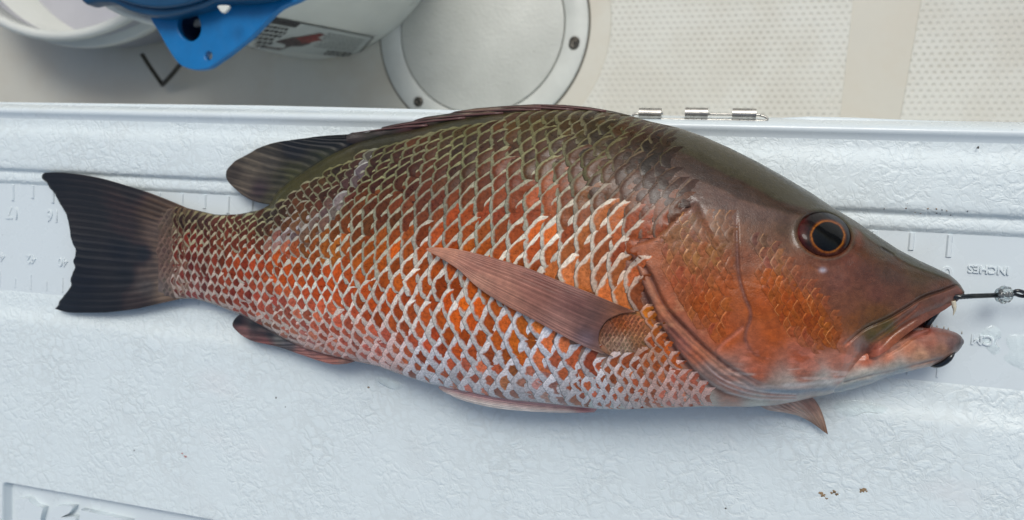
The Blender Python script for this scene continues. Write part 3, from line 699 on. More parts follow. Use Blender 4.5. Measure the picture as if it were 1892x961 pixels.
BASE = [((300, 400), (98, 80, 74)), ((300, 470), (112, 88, 82)), ((300, 540), (115, 98, 95)), ((340, 400), (95, 75, 60)), ((340, 470), (115, 75, 62)), ((340, 540), (150, 120, 108)), ((400, 400), (78, 74, 56)), ((500, 390), (80, 76, 56)), ((520, 360), (78, 76, 52)), ((600, 300), (76, 74, 54)), ((700, 258), (62, 60, 48)), ((850, 225), (66, 64, 48)),
 ((1000, 209), (74, 70, 50)), ((1080, 210), (82, 76, 54)), ((1150, 222), (78, 74, 52)), ((1250, 246), (66, 62, 44)), ((1350, 290), (68, 63, 45)), ((1450, 342), (76, 72, 52)), ((1530, 385), (66, 62, 46)),
 ((1220, 290), (68, 50, 34)), ((1300, 305), (62, 47, 33)), ((1370, 335), (66, 44, 32)), ((1440, 370), (76, 54, 42)), ((1200, 345), (96, 66, 54)), ((1280, 355), (98, 70, 60)), ((1330, 372), (104, 74, 64)), ((1400, 395), (112, 80, 68)), ((1450, 420), (108, 80, 66)), ((1440, 450), (125, 86, 70)),
 ((1250, 420), (148, 96, 68)), ((1300, 410), (138, 92, 72)), ((1300, 470), (168, 104, 66)), ((1340, 440), (135, 88, 66)), ((1210, 480), (172, 98, 70)), ((1260, 520), (172, 88, 58)), ((1300, 560), (182, 88, 46)), ((1340, 620), (196, 94, 52)), ((1340, 540), (176, 90, 52)), ((1380, 480), (142, 84, 64)), ((1400, 440), (120, 84, 70)), ((1410, 560), (180, 86, 38)),
 ((1420, 520), (178, 88, 40)), ((1500, 590), (172, 82, 34)), ((1460, 560), (176, 84, 30)), ((1530, 620), (176, 88, 42)), ((1430, 620), (190, 92, 50)), ((1410, 655), (196, 98, 62)), ((1430, 480), (152, 94, 72)), ((1480, 510), (150, 88, 66)), ((1550, 520), (132, 80, 68)), ((1570, 480), (120, 66, 52)), ((1600, 500), (108, 66, 56)), ((1585, 450), (92, 56, 40)), ((1650, 505), (96, 66, 58)), ((1700, 515), (96, 72, 58)),
 ((1560, 560), (142, 86, 66)), ((1620, 545), (128, 78, 66)), ((1660, 540), (120, 76, 62)), ((1580, 600), (146, 84, 50)), ((1620, 575), (130, 82, 52)), ((1700, 538), (110, 74, 56)), ((1740, 528), (112, 76, 66)), ((1600, 430), (92, 86, 70)), ((1640, 450), (86, 80, 64)), ((1690, 480), (84, 76, 64)), ((1735, 505), (80, 72, 64)), ((1570, 410), (84, 78, 58)),
 ((1765, 540), (146, 98, 90)), ((1740, 552), (146, 94, 84)), ((1700, 575), (150, 92, 78)), ((1670, 600), (158, 90, 70)), ((1640, 605), (104, 88, 50)), ((1610, 620), (112, 92, 56)), ((1650, 628), (168, 92, 66)), ((1620, 645), (182, 100, 84)), ((1590, 640), (140, 108, 104)), ((1570, 650), (190, 108, 84)),
 ((1400, 690), (204, 108, 80)), ((1480, 660), (196, 98, 68)), ((1480, 690), (208, 122, 100)), ((1550, 670), (206, 124, 104)), ((1550, 695), (208, 138, 120)), ((1460, 708), (214, 182, 172)), ((1530, 704), (212, 196, 190)), ((1520, 720), (196, 176, 168)), ((1430, 722), (190, 160, 150)), ((1380, 716), (176, 150, 148)), ((1340, 700), (172, 122, 112)), ((1400, 742), (212, 200, 190)), ((1470, 733), (200, 176, 168)), ((1300, 740), (212, 190, 178)), ((1350, 735), (190, 130, 112)),
 ((1180, 510), (142, 90, 78)), ((1200, 560), (128, 84, 74)), ((1235, 610), (138, 84, 74)), ((1265, 640), (172, 104, 92)), ((1225, 560), (190, 104, 74)), ((1290, 650), (198, 112, 84)), ((1310, 690), (170, 130, 122)),
 ((1180, 580), (176, 110, 66)), ((1190, 640), (178, 105, 60)), ((1230, 680), (180, 112, 70)), ((1260, 720), (208, 170, 158)), ((1200, 742), (208, 196, 188)), ((1100, 748), (208, 204, 202)), ((950, 735), (202, 188, 184)), ((800, 700), (202, 172, 164)), ((650, 655), (186, 128, 118)), ((580, 640), (176, 120, 110)), ((520, 610), (150, 118, 112)), ((450, 572), (158, 120, 112)), ((380, 552), (156, 122, 112)),
 ((600, 500), (120, 72, 52)), ((800, 500), (120, 74, 50)), ((1000, 480), (130, 84, 60)), ((800, 350), (80, 64, 48)), ((1000, 620), (150, 100, 80)), ((700, 600), (150, 96, 80)), ((1100, 380), (100, 72, 54))]
CEN = [((350, 400), (70, 46, 30)), ((350, 450), (108, 46, 32)), ((350, 500), (122, 60, 52)), ((350, 540), (130, 72, 66)), ((450, 490), (156, 66, 38)), ((430, 450), (108, 54, 36)), ((500, 400), (76, 52, 36)), ((450, 540), (150, 68, 52)), ((600, 300), (68, 52, 34)), ((600, 380), (88, 54, 38)), ((560, 430), (112, 74, 46)), ((600, 460), (150, 82, 38)), ((600, 520), (188, 76, 34)), ((530, 490), (182, 78, 28)), ((700, 560), (192, 84, 38)), ((700, 470), (180, 88, 26)), ((700, 400), (104, 58, 38)), ((700, 300), (76, 48, 30)),
 ((850, 250), (80, 58, 36)), ((850, 330), (92, 56, 38)), ((780, 380), (110, 60, 44)), ((850, 420), (172, 80, 40)), ((850, 520), (202, 88, 20)), ((850, 620), (196, 88, 34)), ((800, 660), (194, 88, 52)), ((1000, 240), (86, 66, 40)), ((1000, 300), (96, 62, 38)), ((930, 370), (148, 72, 46)), ((1000, 355), (152, 80, 50)), ((1000, 440), (194, 92, 46)), ((1060, 500), (196, 112, 66)), ((950, 640), (210, 104, 42)), ((1100, 250), (78, 60, 36)), ((1100, 330), (96, 62, 42)), ((1100, 380), (156, 88, 54)), ((1150, 420), (192, 92, 50)), ((1200, 290), (58, 46, 32)), ((1200, 350), (70, 46, 36)), ((1200, 400), (136, 70, 46)), ((1240, 330), (62, 44, 34)), ((1160, 340), (80, 52, 38)),
 ((1050, 690), (204, 98, 62)), ((1180, 640), (182, 88, 46)), ((1240, 660), (184, 92, 44)), ((1150, 700), (204, 104, 66)), ((1250, 710), (214, 116, 90)), ((600, 600), (196, 96, 70)), ((520, 590), (180, 96, 76)), ((680, 650), (200, 108, 88)), ((560, 640), (190, 128, 112)), ((1000, 728), (206, 150, 134)), ((850, 700), (204, 110, 84)), ((1170, 520), (190, 100, 60)), ((1180, 580), (200, 108, 42))]
EDG = [((350, 400), (112, 108, 80)), ((350, 450), (150, 150, 122)), ((350, 480), (148, 140, 128)), ((350, 530), (166, 156, 146)), ((450, 410), (146, 150, 116)), ((500, 390), (118, 118, 86)), ((450, 500), (168, 168, 154)), ((600, 300), (108, 110, 76)), ((700, 262), (92, 94, 66)), ((850, 232), (98, 100, 68)), ((1000, 220), (100, 100, 70)), ((1150, 250), (88, 88, 62)), ((1250, 280), (72, 68, 50)), ((850, 300), (122, 126, 92)), ((1000, 290), (124, 126, 92)), ((1100, 300), (104, 102, 74)), ((700, 330), (126, 130, 96)), ((600, 380), (130, 132, 106)), ((820, 370), (130, 130, 112)), ((1000, 350), (158, 160, 138)), ((900, 400), (164, 168, 148)), ((700, 420), (150, 154, 132)), ((600, 450), (168, 172, 154)),
 ((540, 420), (140, 138, 128)), ((1000, 450), (200, 200, 184)), ((1120, 420), (206, 202, 184)), ((1150, 340), (104, 90, 76)), ((1200, 330), (84, 70, 58)), ((1200, 380), (120, 96, 82)), ((600, 540), (190, 196, 184)), ((800, 560), (198, 198, 188)), ((800, 480), (184, 182, 168)), ((800, 680), (196, 200, 202)), ((1000, 650), (202, 208, 212)), ((1100, 720), (208, 210, 210)), ((600, 640), (192, 166, 156)), ((700, 670), (206, 180, 172)), ((1180, 600), (172, 132, 108)), ((1200, 650), (182, 146, 124)), ((1150, 690), (204, 192, 184)), ((1250, 710), (214, 178, 164)), ((450, 560), (178, 166, 156)), ((1120, 540), (196, 180, 160)), ((950, 735), (204, 204, 204))]
# --- body skin
NU, NV = 640, 190
s_ = np.linspace(0, 1, NU); uu = 292+(1782-292)*(1-(1-s_)**1.12)
k_ = np.linspace(0, 1, NV); tt_ = .5-.5*np.cos(np.pi*k_); tt_ = .6*tt_+.4*k_
U = np.repeat(uu[:, None], NV, 1); Vv = vt(U)+(vb(U)-vt(U))*tt_[None, :]
Z = ztop(U, Vv); PT = P(U, Vv, Z)
pig = idw(U, Vv, BASE, 3.6, 9)
nzz = 1+.30*fbm(U*.03, Vv*.04, 3)+.18*fbm(U*.15, Vv*.15, 2); pig = alb(pig)*nzz[..., None]*(1-.26*sstep(U, 1400, 1480)*(1-sstep(Vv-(U-1400)*.12, 560, 610)))[..., None]
tq = (1-sstep((Vv-vt(U))/(vb(U)-vt(U)), .08, .2))[..., None]; pig = pig*(1-tq+tq*np.array([1.10, .92, 1.0]))
def tint(mask, col, a=1.0):
    global pig
    m_ = np.clip(mask*a, 0, 1)[..., None]; pig = pig*(1-m_)+lin(col)*m_
# fold shade painted into the skin as thin dark lines (mouth, nostril, gill slit)
sd, t_ = sdist(U, Vv, E_max); tint(np.exp(-(sd/2.4)**2)*(1-sstep(t_, .7, .95)), (50, 34, 26), .8)
sd, t_ = sdist(U, Vv, E_out); tint(np.exp(-((sd+4)/4.0)**2)*sstep(t_, .0, .15), (92, 56, 48), .75)
tint(np.exp(-((sd-7)/5.0)**2)*sstep(t_, .5, .75)*(1-sstep(t_, .95, 1)), (178, 112, 86), .5)
sd, t_ = sdist(U, Vv, E_bone); tint(np.exp(-((sd+4)/3.0)**2)*sstep(t_, .25, .5), (96, 56, 46), .65); tint(np.exp(-((sd+12)/5.0)**2)*sstep(t_, .3, .5), (204, 136, 100), .5)
sd, t_ = sdist(U, Vv, E_pre); tint(np.exp(-((sd+1)/2.6)**2)*(1-sstep(t_, .9, 1))*sstep(t_, .1, .3), (118, 82, 74), .7); tint(np.exp(-((sd+4)/2.0)**2)*sstep(t_, .1, .3), (84, 50, 40), .4)
sd, t_ = sdist(U, Vv, E_snout); tint(np.exp(-((sd-2)/3.5)**2)*sstep(t_, .1, .3), (66, 48, 36), .5)
sd, t_ = sdist(U, Vv, np.array([(1629., 457.), (1643., 466.), (1652., 471.)])); tint(np.exp(-(sd/3.)**2), (28, 18, 12))
tint(np.exp(-(np.hypot((U-1520)/6, (Vv-499)/4))**2*1.0), (180, 178, 192), .8)
r = eyer(U, Vv); tint(np.exp(-((r-1.05)/.03)**2), (84, 76, 60), .6); tint(np.exp(-((r-1.25)/.13)**2)*sstep(U-Vv, 1090, 1130), (104, 54, 32), .6)
tint(sstep(-(r-.93), 0, .05), (40, 24, 18))
sd, t_ = sdist(U, Vv, E_sub); tint(np.exp(-(sd/2.6)**2), (206, 130, 108), .55)
# pinkish-white streaks low on the head
st = fbm(U*.012, Vv*.11, 3); mk = np.exp(-((Vv-(700-(U-1350)*.02))/24)**2)*sstep(U, 1300, 1380)*sstep(st, .06, .16); tint(mk, (224, 196, 184), .6)
mk = np.exp(-((Vv-665)/26)**2)*sstep(U, 1330, 1400)*(1-sstep(U, 1600, 1640))*sstep(fbm(U*.03+9, Vv*.08, 3), .05, .14); tint(mk, (214, 130, 106), .6)
# spiny dark-edged blotches on cheek
mk = sstep(fbm(U*.05+40, Vv*.07, 3), .10, .2)*np.exp(-((U-1260)/40)**2-((Vv-590)/40)**2); tint(mk, (206, 150, 110), .5)
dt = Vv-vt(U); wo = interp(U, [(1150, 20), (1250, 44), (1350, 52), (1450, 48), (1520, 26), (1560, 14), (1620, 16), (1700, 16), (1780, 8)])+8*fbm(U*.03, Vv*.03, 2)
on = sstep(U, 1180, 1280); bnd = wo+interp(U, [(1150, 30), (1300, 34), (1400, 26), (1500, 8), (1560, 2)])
tint(sstep(dt, bnd-10, bnd+12)*(1-sstep(Vv, 390, 430))*(1-sstep(U, 1440, 1500))*on, (88, 68, 64), .55)  # grey-lavender wet sky reflection on the nape, painted into the skin colour
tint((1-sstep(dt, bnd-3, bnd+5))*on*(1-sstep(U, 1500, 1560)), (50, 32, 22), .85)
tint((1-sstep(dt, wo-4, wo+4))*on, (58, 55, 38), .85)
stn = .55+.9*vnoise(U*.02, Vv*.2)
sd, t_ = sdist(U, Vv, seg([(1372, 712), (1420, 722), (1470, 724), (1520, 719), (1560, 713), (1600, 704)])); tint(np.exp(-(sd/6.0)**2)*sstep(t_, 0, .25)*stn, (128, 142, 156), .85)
sd, t_ = sdist(U, Vv, seg([(1440, 712), (1480, 711), (1530, 705), (1580, 697)])); tint(np.exp(-(sd/3.5)**2)*sstep(t_, 0, .15), (214, 204, 198), .8)
for k in range(7):
    q_ = seg([(1290+k*6, 655+k*11), (1330+k*4, 698+k*5), (1400, 722+k*2.6), (1470, 729+k*1.6)]); sd, t_ = sdist(U, Vv, q_)
    tint(np.exp(-(sd/1.6)**2)*sstep(t_, .1, .3), ((204, 196, 196), (118, 78, 74), (190, 120, 100))[k % 3], .5)
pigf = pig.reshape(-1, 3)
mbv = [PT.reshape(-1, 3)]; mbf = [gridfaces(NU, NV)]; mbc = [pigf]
# underside: same rim, pressed flat onto the lid
NB = 22
ub = uu[::4]; nb = len(ub); off = NU*NV
Ub = np.repeat(ub[:, None], NB, 1); tb = .5-.5*np.cos(np.pi*np.linspace(0, 1, NB))
Vb = vt(Ub)+(vb(Ub)-vt(Ub))*tb[None, :]; xb_ = 2*tb[None, :]-1
rimz = Zm(Ub)+Hh(Ub)*prof(np.sign(xb_)*np.ones_like(Ub), Ub)*(np.abs(xb_) > .999)
drop = np.power(np.clip(1-np.abs(xb_)**2.2, 0, 1), .5)
rz = Zm(Ub)
PB = P(Ub, Vb, rz); PB[..., 2] = np.maximum(.125, rz-Hh(Ub)*.95*drop)
e1 = P(Ub[:, -1], Vb[:, -1], ztop(Ub[:, -1], Vb[:, -1])); e0 = P(Ub[:, 0], Vb[:, 0], ztop(Ub[:, 0], Vb[:, 0]))
PB[:, -1] = e1; PB[:, 0] = e0
PB[:, -1, 2] -= .002; PB[:, 0, 2] -= .002
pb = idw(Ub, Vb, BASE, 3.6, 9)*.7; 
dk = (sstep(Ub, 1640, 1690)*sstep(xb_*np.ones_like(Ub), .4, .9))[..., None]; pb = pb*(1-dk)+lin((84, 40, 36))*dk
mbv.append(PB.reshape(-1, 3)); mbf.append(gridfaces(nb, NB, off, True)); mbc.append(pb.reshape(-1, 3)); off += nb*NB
# lower jaw, same skin
jt = sinterp([(1540, 668), (1570, 640), (1600, 632), (1650, 616), (1690, 606), (1720, 603), (1750, 609), (1768, 615), (1777, 622), (1781, 630)], 1540, 1781, 600, 15)
jb = sinterp([(1540, 727), (1580, 718), (1612, 708), (1640, 696), (1665, 690), (1700, 681), (1720, 677), (1742, 668), (1760, 658), (1772, 648), (1779, 638), (1781, 633)], 1540, 1781, 600, 15)
NJ, MJ = 170, 70
uj = 1540+241*(1-(1-np.linspace(0, 1, NJ))**1.3); Uj = np.repeat(uj[:, None], MJ, 1); tj = .5-.5*np.cos(np.pi*np.linspace(0, 1, MJ))
Vj = jt(Uj)+(jb(Uj)-jt(Uj))*tj[None, :]; xj = 2*tj[None, :]-1
Hj = interp(Uj, [(1540, .42), (1600, .45), (1630, .40), (1660, .36), (1720, .27), (1760, .2), (1775, .12), (1781, .03)])
Zj = interp(Uj, [(1540, .80), (1600, .72), (1700, .60), (1781, .58)])
zj = Zj+Hj*np.power(np.clip(1-np.abs(xj)**2.2, 0, 1), .55)
J_lip = seg([(1660, 640), (1690, 645), (1720, 642), (1750, 640), (1772, 640)])
J_low = seg([(1560, 706), (1600, 696), (1650, 684), (1700, 672), (1740, 662)])
J_mid = seg([(1640, 655), (1665, 640), (1690, 622), (1715, 612)])
sd, t_ = sdist(Uj, Vj, J_low); zj += -.035*np.exp(-(sd/2.6)**2)*(1-sstep(t_, .85, 1)); lowm = sstep(sd, -1, 4)
sd, t_ = sdist(Uj, Vj, J_mid); zj += -.03*np.exp(-(sd/3)**2)
zj += .012*fbm(Uj*.02, Vj*.14, 2)+.008*fbm(Uj*.08, Vj*.08, 2)
JC = [((1560, 660), (190, 100, 74)), ((1600, 665), (194, 106, 82)), ((1640, 660), (206, 128, 104)), ((1680, 640), (196, 124, 98)), ((1720, 630), (166, 102, 86)), ((1700, 615), (176, 106, 94)), ((1740, 618), (142, 96, 88)), ((1760, 632), (124, 92, 90)), ((1776, 636), (96, 84, 86)), ((1740, 648), (168, 118, 98)), ((1700, 660), (206, 148, 120)), ((1650, 680), (214, 188, 176)), ((1600, 694), (218, 198, 188)), ((1620, 700), (206, 194, 188)), ((1580, 714), (200, 192, 188)), ((1660, 688), (188, 188, 186)), ((1700, 675), (196, 160, 150)), ((1740, 664), (152, 120, 112)), ((1680, 606), (120, 60, 56)), ((1720, 605), (150, 86, 78))]
cj = alb(idw(Uj, Vj, JC, 3.6, 7))*(1+.35*fbm(Uj*.03, Vj*.12, 3))[..., None]
sd, t_ = sdist(Uj, Vj, J_low); m_ = (np.exp(-(sd/2.4)**2)*.5)[..., None]; cj = cj*(1-m_)+lin((104, 92, 94))*m_
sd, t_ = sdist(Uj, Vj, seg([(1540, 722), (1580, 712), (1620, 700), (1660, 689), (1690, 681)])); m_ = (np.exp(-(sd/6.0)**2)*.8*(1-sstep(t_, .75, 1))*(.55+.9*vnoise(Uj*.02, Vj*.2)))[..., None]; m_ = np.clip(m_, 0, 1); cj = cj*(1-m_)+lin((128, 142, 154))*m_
PJ = P(Uj, Vj, zj)
mbv.append(PJ.reshape(-1, 3)); mbf.append(gridfaces(NJ, MJ, off)); mbc.append(cj.reshape(-1, 3)); off += NJ*MJ
PJ2 = P(Uj, Vj, Zj); PJ2[..., 2] = np.maximum(.3, Zj-Hj*1.0*np.power(np.clip(1-np.abs(xj)**2.2, 0, 1), .5)); PJ2[:, 0] = PJ[:, 0]; PJ2[:, -1] = PJ[:, -1]
mbv.append(PJ2.reshape(-1, 3)); mbf.append(gridfaces(NJ, MJ, off, True)); mbc.append(cj.reshape(-1, 3)*.9)
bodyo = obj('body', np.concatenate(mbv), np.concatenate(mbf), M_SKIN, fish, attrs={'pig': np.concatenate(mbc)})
# dark mouth lining deep between the jaws
m = MB(); mo = [(1660, 640), (1690, 596), (1712, 590), (1716, 600), (1708, 612), (1690, 616)]
mm = [P1(a, b, .55) for a, b in mo]; m.add([tuple(p) for p in mm]+[(p[0], p[1], .3) for p in mm], [tuple(range(6))]+[(i, (i+1) % 6, 6+(i+1) % 6, 6+i) for i in range(6)])
m.build('mouth_lining', mat_simple('mouth_flesh', (120, 62, 56), .3), fish)

# --- scales
def inpoly(u, v, poly):
    c = np.zeros(u.shape, bool); m_ = len(poly)
    for i in range(m_):
        x1, y1 = poly[i]; x2, y2 = poly[(i+1) % m_]
        c ^= ((y1 > v) != (y2 > v)) & (u < (x2-x1)*(v-y1)/(y2-y1+1e-9)+x1)
    return c
def surf(u, v):
    z = ztop(u, v); return P(u, v, z)
def frame(u, v):
    """surface point and outward normal of the smooth body under px positions"""
    e = 3.0
    z = ztop(u, v); p = P(u, v, z)
    a = P(u+e, v, ztop(u+e, v, False)); b = P(u-e, v, ztop(u-e, v, False)); c = P(u, v+e, ztop(u, v+e, False)); d = P(u, v-e, ztop(u, v-e, False))
    n = np.cross(c-d, a-b); n /= np.linalg.norm(n, axis=-1, keepdims=True)+1e-12
    n = np.where(n[..., 2:3] < 0, -n, n); return p, n
rows0 = lambda x: interp(x, [(300, 468), (330, 472), (443, 487), (526, 497), (600, 500), (650, 505), (720, 516), (800, 524), (1000, 532), (1250, 545)])
pcol = lambda x: interp(x, [(300, 10), (350, 11.5), (450, 14.8), (600, 19), (680, 22.5), (760, 26), (900, 30.5), (1080, 31), (1150, 29), (1260, 26)])
def srow(x, v):
    s0 = interp(x, [(300, 15.5), (350, 17), (450, 18), (600, 22), (700, 26), (800, 31), (900, 33.5), (1100, 35), (1260, 33)])
    q = (v-vt(x))/(vb(x)-vt(x))
    f = interp(q, [(0, .40), (.08, .50), (.18, .62), (.30, .88), (.42, 1.0), (.62, 1.0), (.76, .92), (.88, .74), (1, .50)])
    f = 1-(1-f)*sstep(x, 330, 560)*1.0
    return s0*f
def pmul(x, v):
    q = (v-vt(x))/(vb(x)-vt(x)); f = interp(q, [(0, .75), (.15, .9), (.3, 1), (.85, 1), (1, .92)])
    f = 1-(1-f)*sstep(x, 400, 600)
    return f
wsh = lambda x, v: (1-sstep(v, 450, 600))*sstep(x, 560, 700)*1.0+.35*(1-sstep(x, 560, 700))*(1-sstep(v, 440, 520))
xs = np.arange(318, 1300, 2.0)
scl = []                                             # u, v, p, s, k, zone
for sgn in (1, -1):
    vcur = rows0(xs) if sgn == 1 else rows0(xs)-srow(xs, rows0(xs)); off_ph = 0.0 if sgn == 1 else -.5+.5*float(wsh(900, 520))
    for j in range(26):
        if np.all((vcur > vb(xs)) if sgn == 1 else (vcur < vt(xs))): break
        pm = pcol(xs)*pmul(xs, np.clip(vcur, vt(xs), vb(xs)))
        # phase measured leftwards from a vertical line at x=900 so that neighbouring rows stay in step
        ph = np.concatenate([[0], np.cumsum(2.0/pm[:-1])]); ph -= np.interp(900, xs, ph); ph -= off_ph
        kk = np.arange(math.ceil(ph[0]), math.floor(ph[-1])+1)
        ui = np.interp(kk, ph, xs)
        for u_ in ui:
            v_ = float(np.interp(u_, xs, vcur)); a_, b_ = float(vt(u_)), float(vb(u_))
            if v_ < a_+5 or v_ > b_-4: continue
            scl.append((u_, v_, float(np.interp(u_, xs, pm)), float(srow(u_, v_)), float(wsh(u_, v_))))
        sprev = srow(xs, np.clip(vcur, vt(xs), vb(xs)))
        vcur = vcur+sgn*sprev*.5; vcur = vcur+sgn*.5*srow(xs, np.clip(vcur, vt(xs), vb(xs)))
        if sgn == 1: off_ph += .5
        else: off_ph += -.5+.5*float(wsh(900, float(np.interp(900, xs, vcur))))
S = np.array(scl)
sdO, tO = sdist(S[:, 0], S[:, 1], E_out)
keep = (sdO < -11) | (S[:, 0] < 1150)
# above the gill opening scales thin out into the smooth nape
nape = 1215+(S[:, 1]-250)*.35
keep &= (S[:, 0] < nape+60) & ~((S[:, 1] < 380) & (S[:, 0] > nape+25*np.random.rand(len(S))))
# bare dark strip along the dorsal fins
keep &= (S[:, 1]-vt(S[:, 0])) > interp(S[:, 0], [(300, 3), (480, 6), (510, 26), (650, 26), (800, 20), (900, 13), (1000, 8), (1300, 8)])
BREAST = [(1062, 700), (1080, 672), (1128, 664), (1165, 658), (1195, 640), (1197, 600), (1185, 572), (1205, 570), (1228, 620), (1262, 672), (1312, 738), (1290, 751), (1150, 758), (1070, 752)]
keep &= ~inpoly(S[:, 0], S[:, 1], BREAST) & ~((S[:, 0] > 1120) & (S[:, 1] > 556))
keep &= ~((S[:, 0] > 1000) & inpoly(S[:, 0], S[:, 1], [(980, 490), (1200, 570), (1200, 650), (1130, 668), (1010, 612)]))
keep &= ~((np.hypot((S[:, 0]-1150)/58, (S[:, 1]-616)/46) < 1))
rng = np.random.RandomState(11)
def lattice(poly, p, s, rowtilt):
    P_ = np.array(poly); x0, x1 = P_[:, 0].min(), P_[:, 0].max(); y0, y1 = P_[:, 1].min(), P_[:, 1].max(); j = 0
    out = []
    y = y0-60
    while y < y1+60:
        x = x0-20+(j % 2)*p/2
        while x < x1+20:
            yy = y+(x-x0)*rowtilt; out.append((x, yy, p*(1+.08*rng.randn()), s, 0)); x += p
        y += s; j += 1
    o = np.array(out); o[:, 0] += rng.randn(len(o))*p*.07; o[:, 1] += rng.randn(len(o))*s*.09
    return o[inpoly(o[:, 0], o[:, 1], poly)]
Lb = lattice(BREAST, 20, 16.5, .12); fz = interp(Lb[:, 1], [(580, .72), (650, .85), (700, 1), (760, .9)]); S = np.concatenate([S[keep], Lb])
S = S[np.argsort(-S[:, 0])]
bs = np.array([-1.04, -.84, -.58, -.30, 0, .30, .58, .84, 1.04]); us = np.array([0, .14, .50, 1.0])
def make_scales(S, lift, w0f, cenf, edgf, jit=.10):
    n = len(S); u0, v0, p, s, k = S.T
    s = s*(1+jit*.6*rng.randn(n)); 
    B = bs[None, :, None]*np.ones((n, 1, len(us))); W = us[None, None, :]*np.ones((n, len(bs), 1))
    pw = 1.25+.35*rng.rand(n)[:, None, None]
    cont = -p[:, None, None]/2+(p[:, None, None]/2)*np.abs(B)**pw*1.0
    cont += (.04*p*rng.randn(n))[:, None, None]*B + .022*p[:, None, None]*rng.randn(n, len(bs), 1)
    A = cont+W*p[:, None, None]*(1.0)
    bb = B*s[:, None, None]
    sh = (.5*p/s*k)[:, None, None]
    rot = (.05*rng.randn(n))[:, None, None]
    A2 = A-sh*bb+rot*bb
    uu_ = u0[:, None, None]+A2; vv_ = v0[:, None, None]+bb-rot*A
    a_ = vt(uu_)+1.5; b_ = vb(uu_)-1.5; vv_ = np.clip(vv_, a_, b_)
    pts, nor = frame(uu_, vv_)
    prof_ = np.interp(us, [0, .14, .50, 1.0], [.62, 1.0, .80, -.12])[None, None, :]
    cup = 1-.62*np.abs(B)**3
    lf = lift*((p/30.0)*(1-.55*sstep((v0-vt(u0))/(vb(u0)-vt(u0)), .72, .92))*(1-.6*sstep(u0, 1080, 1190)*(1-sstep(v0, 400, 450)))*(1-.35*sstep(u0, 1060, 1120)*sstep(v0, 560, 600)))[:, None, None]*prof_*cup*(1+.25*rng.randn(n))[:, None, None]
    pts = pts+nor*lf[..., None]
    uvs = np.stack([W, B*.5+.5+rng.rand(n)[:, None, None]*0], -1)
    ce = cenf(u0, v0)*np.exp((.24 if jit < .12 else .07)*rng.randn(n))[:, None]; ed = edgf(u0, v0)*np.exp(.10*rng.randn(n))[:, None]
    ce[:, 1] *= np.exp(.08*rng.randn(n))
    w0 = w0f(u0, v0)*(1+.15*rng.randn(n))
    return pts, uvs, ce, ed, w0
def slime(u, v):
    # pale slime smear across the shoulder of the tail stem
    sd1, _ = sdist(u, v, np.array([(505., 455.), (550., 432.), (598., 402.), (628., 372.)]))
    sd2, _ = sdist(u, v, np.array([(648., 335.), (662., 318.), (676., 292.)]))
    return np.exp(-(sd1/11)**2)*.55*(.5+vnoise(u*.05, v*.05))+np.exp(-(sd2/7)**2)*.65
def cenf(u, v):
    c = alb(idw(u, v, CEN, 3.4, 10), (.86, .93, .95), .013)*(1-.42*(1-sstep((v-vt(u))/(vb(u)-vt(u)), .12, .36)))[:, None]; m_ = np.clip(slime(u, v)+.0, 0, .8)[:, None]; return c*(1-m_*.8)+lin((138, 132, 134))*m_*.8
def edgf(u, v):
    c = alb(idw(u, v, EDG, 3.4, 10), (1.08, .99, 1.0), .018)*(1+.22*sstep((v-vt(u))/(vb(u)-vt(u)), .30, .5)*(1-.6*sstep(u, 750, 950)))[:, None]; m_ = np.clip(slime(u, v), 0, .9)[:, None]; return c*(1-m_*.8)+lin((172, 172, 178))*m_*.8
def w0f(u, v):
    q = (v-vt(u))/(vb(u)-vt(u))
    w_ = interp(q, [(0, .24), (.2, .14), (.45, .20), (.7, .24), (.85, .31), (.93, .46), (1, .62)])
    w_ = w_-.10*sstep(u, 1080, 1200)*(1-sstep(v, 380, 440))+.10*(1-sstep(u, 330, 640))*sstep(q, .10, .3)
    return np.maximum(w_, .06)
pts, uvs, ce, ed, w0 = make_scales(S, .036, w0f, cenf, edgf)
n, nb_, nu_ = pts.shape[:3]; gf = gridfaces(nb_, nu_)
area = S[:, 2]*S[:, 3]
pect_poly = [(790, 460), (886, 471), (978, 496), (1045, 524), (1134, 560), (1185, 580), (1195, 640), (1130, 660), (1035, 618), (932, 563), (861, 520)]
vis = ~inpoly(S[:, 0], S[:, 1], pect_poly)
order = np.argsort(-(area*vis)); big = order[:295]; rest = np.setdiff1d(np.arange(n), big)
kst = lambda u, v: .9*(1-sstep(u, 520, 760))
def scattr(i): 
    m_ = nb_*nu_; c = np.concatenate([np.repeat(ce[i][None], m_, 0), np.full((m_, 1), w0[i])], 1); e = np.concatenate([np.repeat(ed[i][None], m_, 0), np.full((m_, 1), kst(S[i, 0], S[i, 1]))], 1); return c, e
for i in big:
    c, e = scattr(i); obj('scale', pts[i].reshape(-1, 3), gf, M_SCALE, fish, attrs={'cen': c, 'edg': e}, uvs=uvs[i].reshape(-1, 2))
def join_scales(name, idx, pts, uvs, ce, ed, w0, mat, kk_=None):
    m_ = nb_*nu_; F = np.concatenate([gf+k*m_ for k in range(len(idx))])
    c = np.concatenate([np.repeat(ce[idx], m_, 0), np.repeat(w0[idx], m_)[:, None]], 1)
    return obj(name, pts[idx].reshape(-1, 3), F, mat, fish, attrs={'cen': c, 'edg': np.concatenate([np.repeat(ed[idx], m_, 0), np.repeat(kk_ if kk_ is not None else np.zeros(len(idx)), m_)[:, None]], 1)}, uvs=uvs[idx].reshape(-1, 2), kind='stuff')
join_scales('small_scales', rest, pts, uvs, ce, ed, w0, M_SCALE, kst(S[rest, 0], S[rest, 1]))
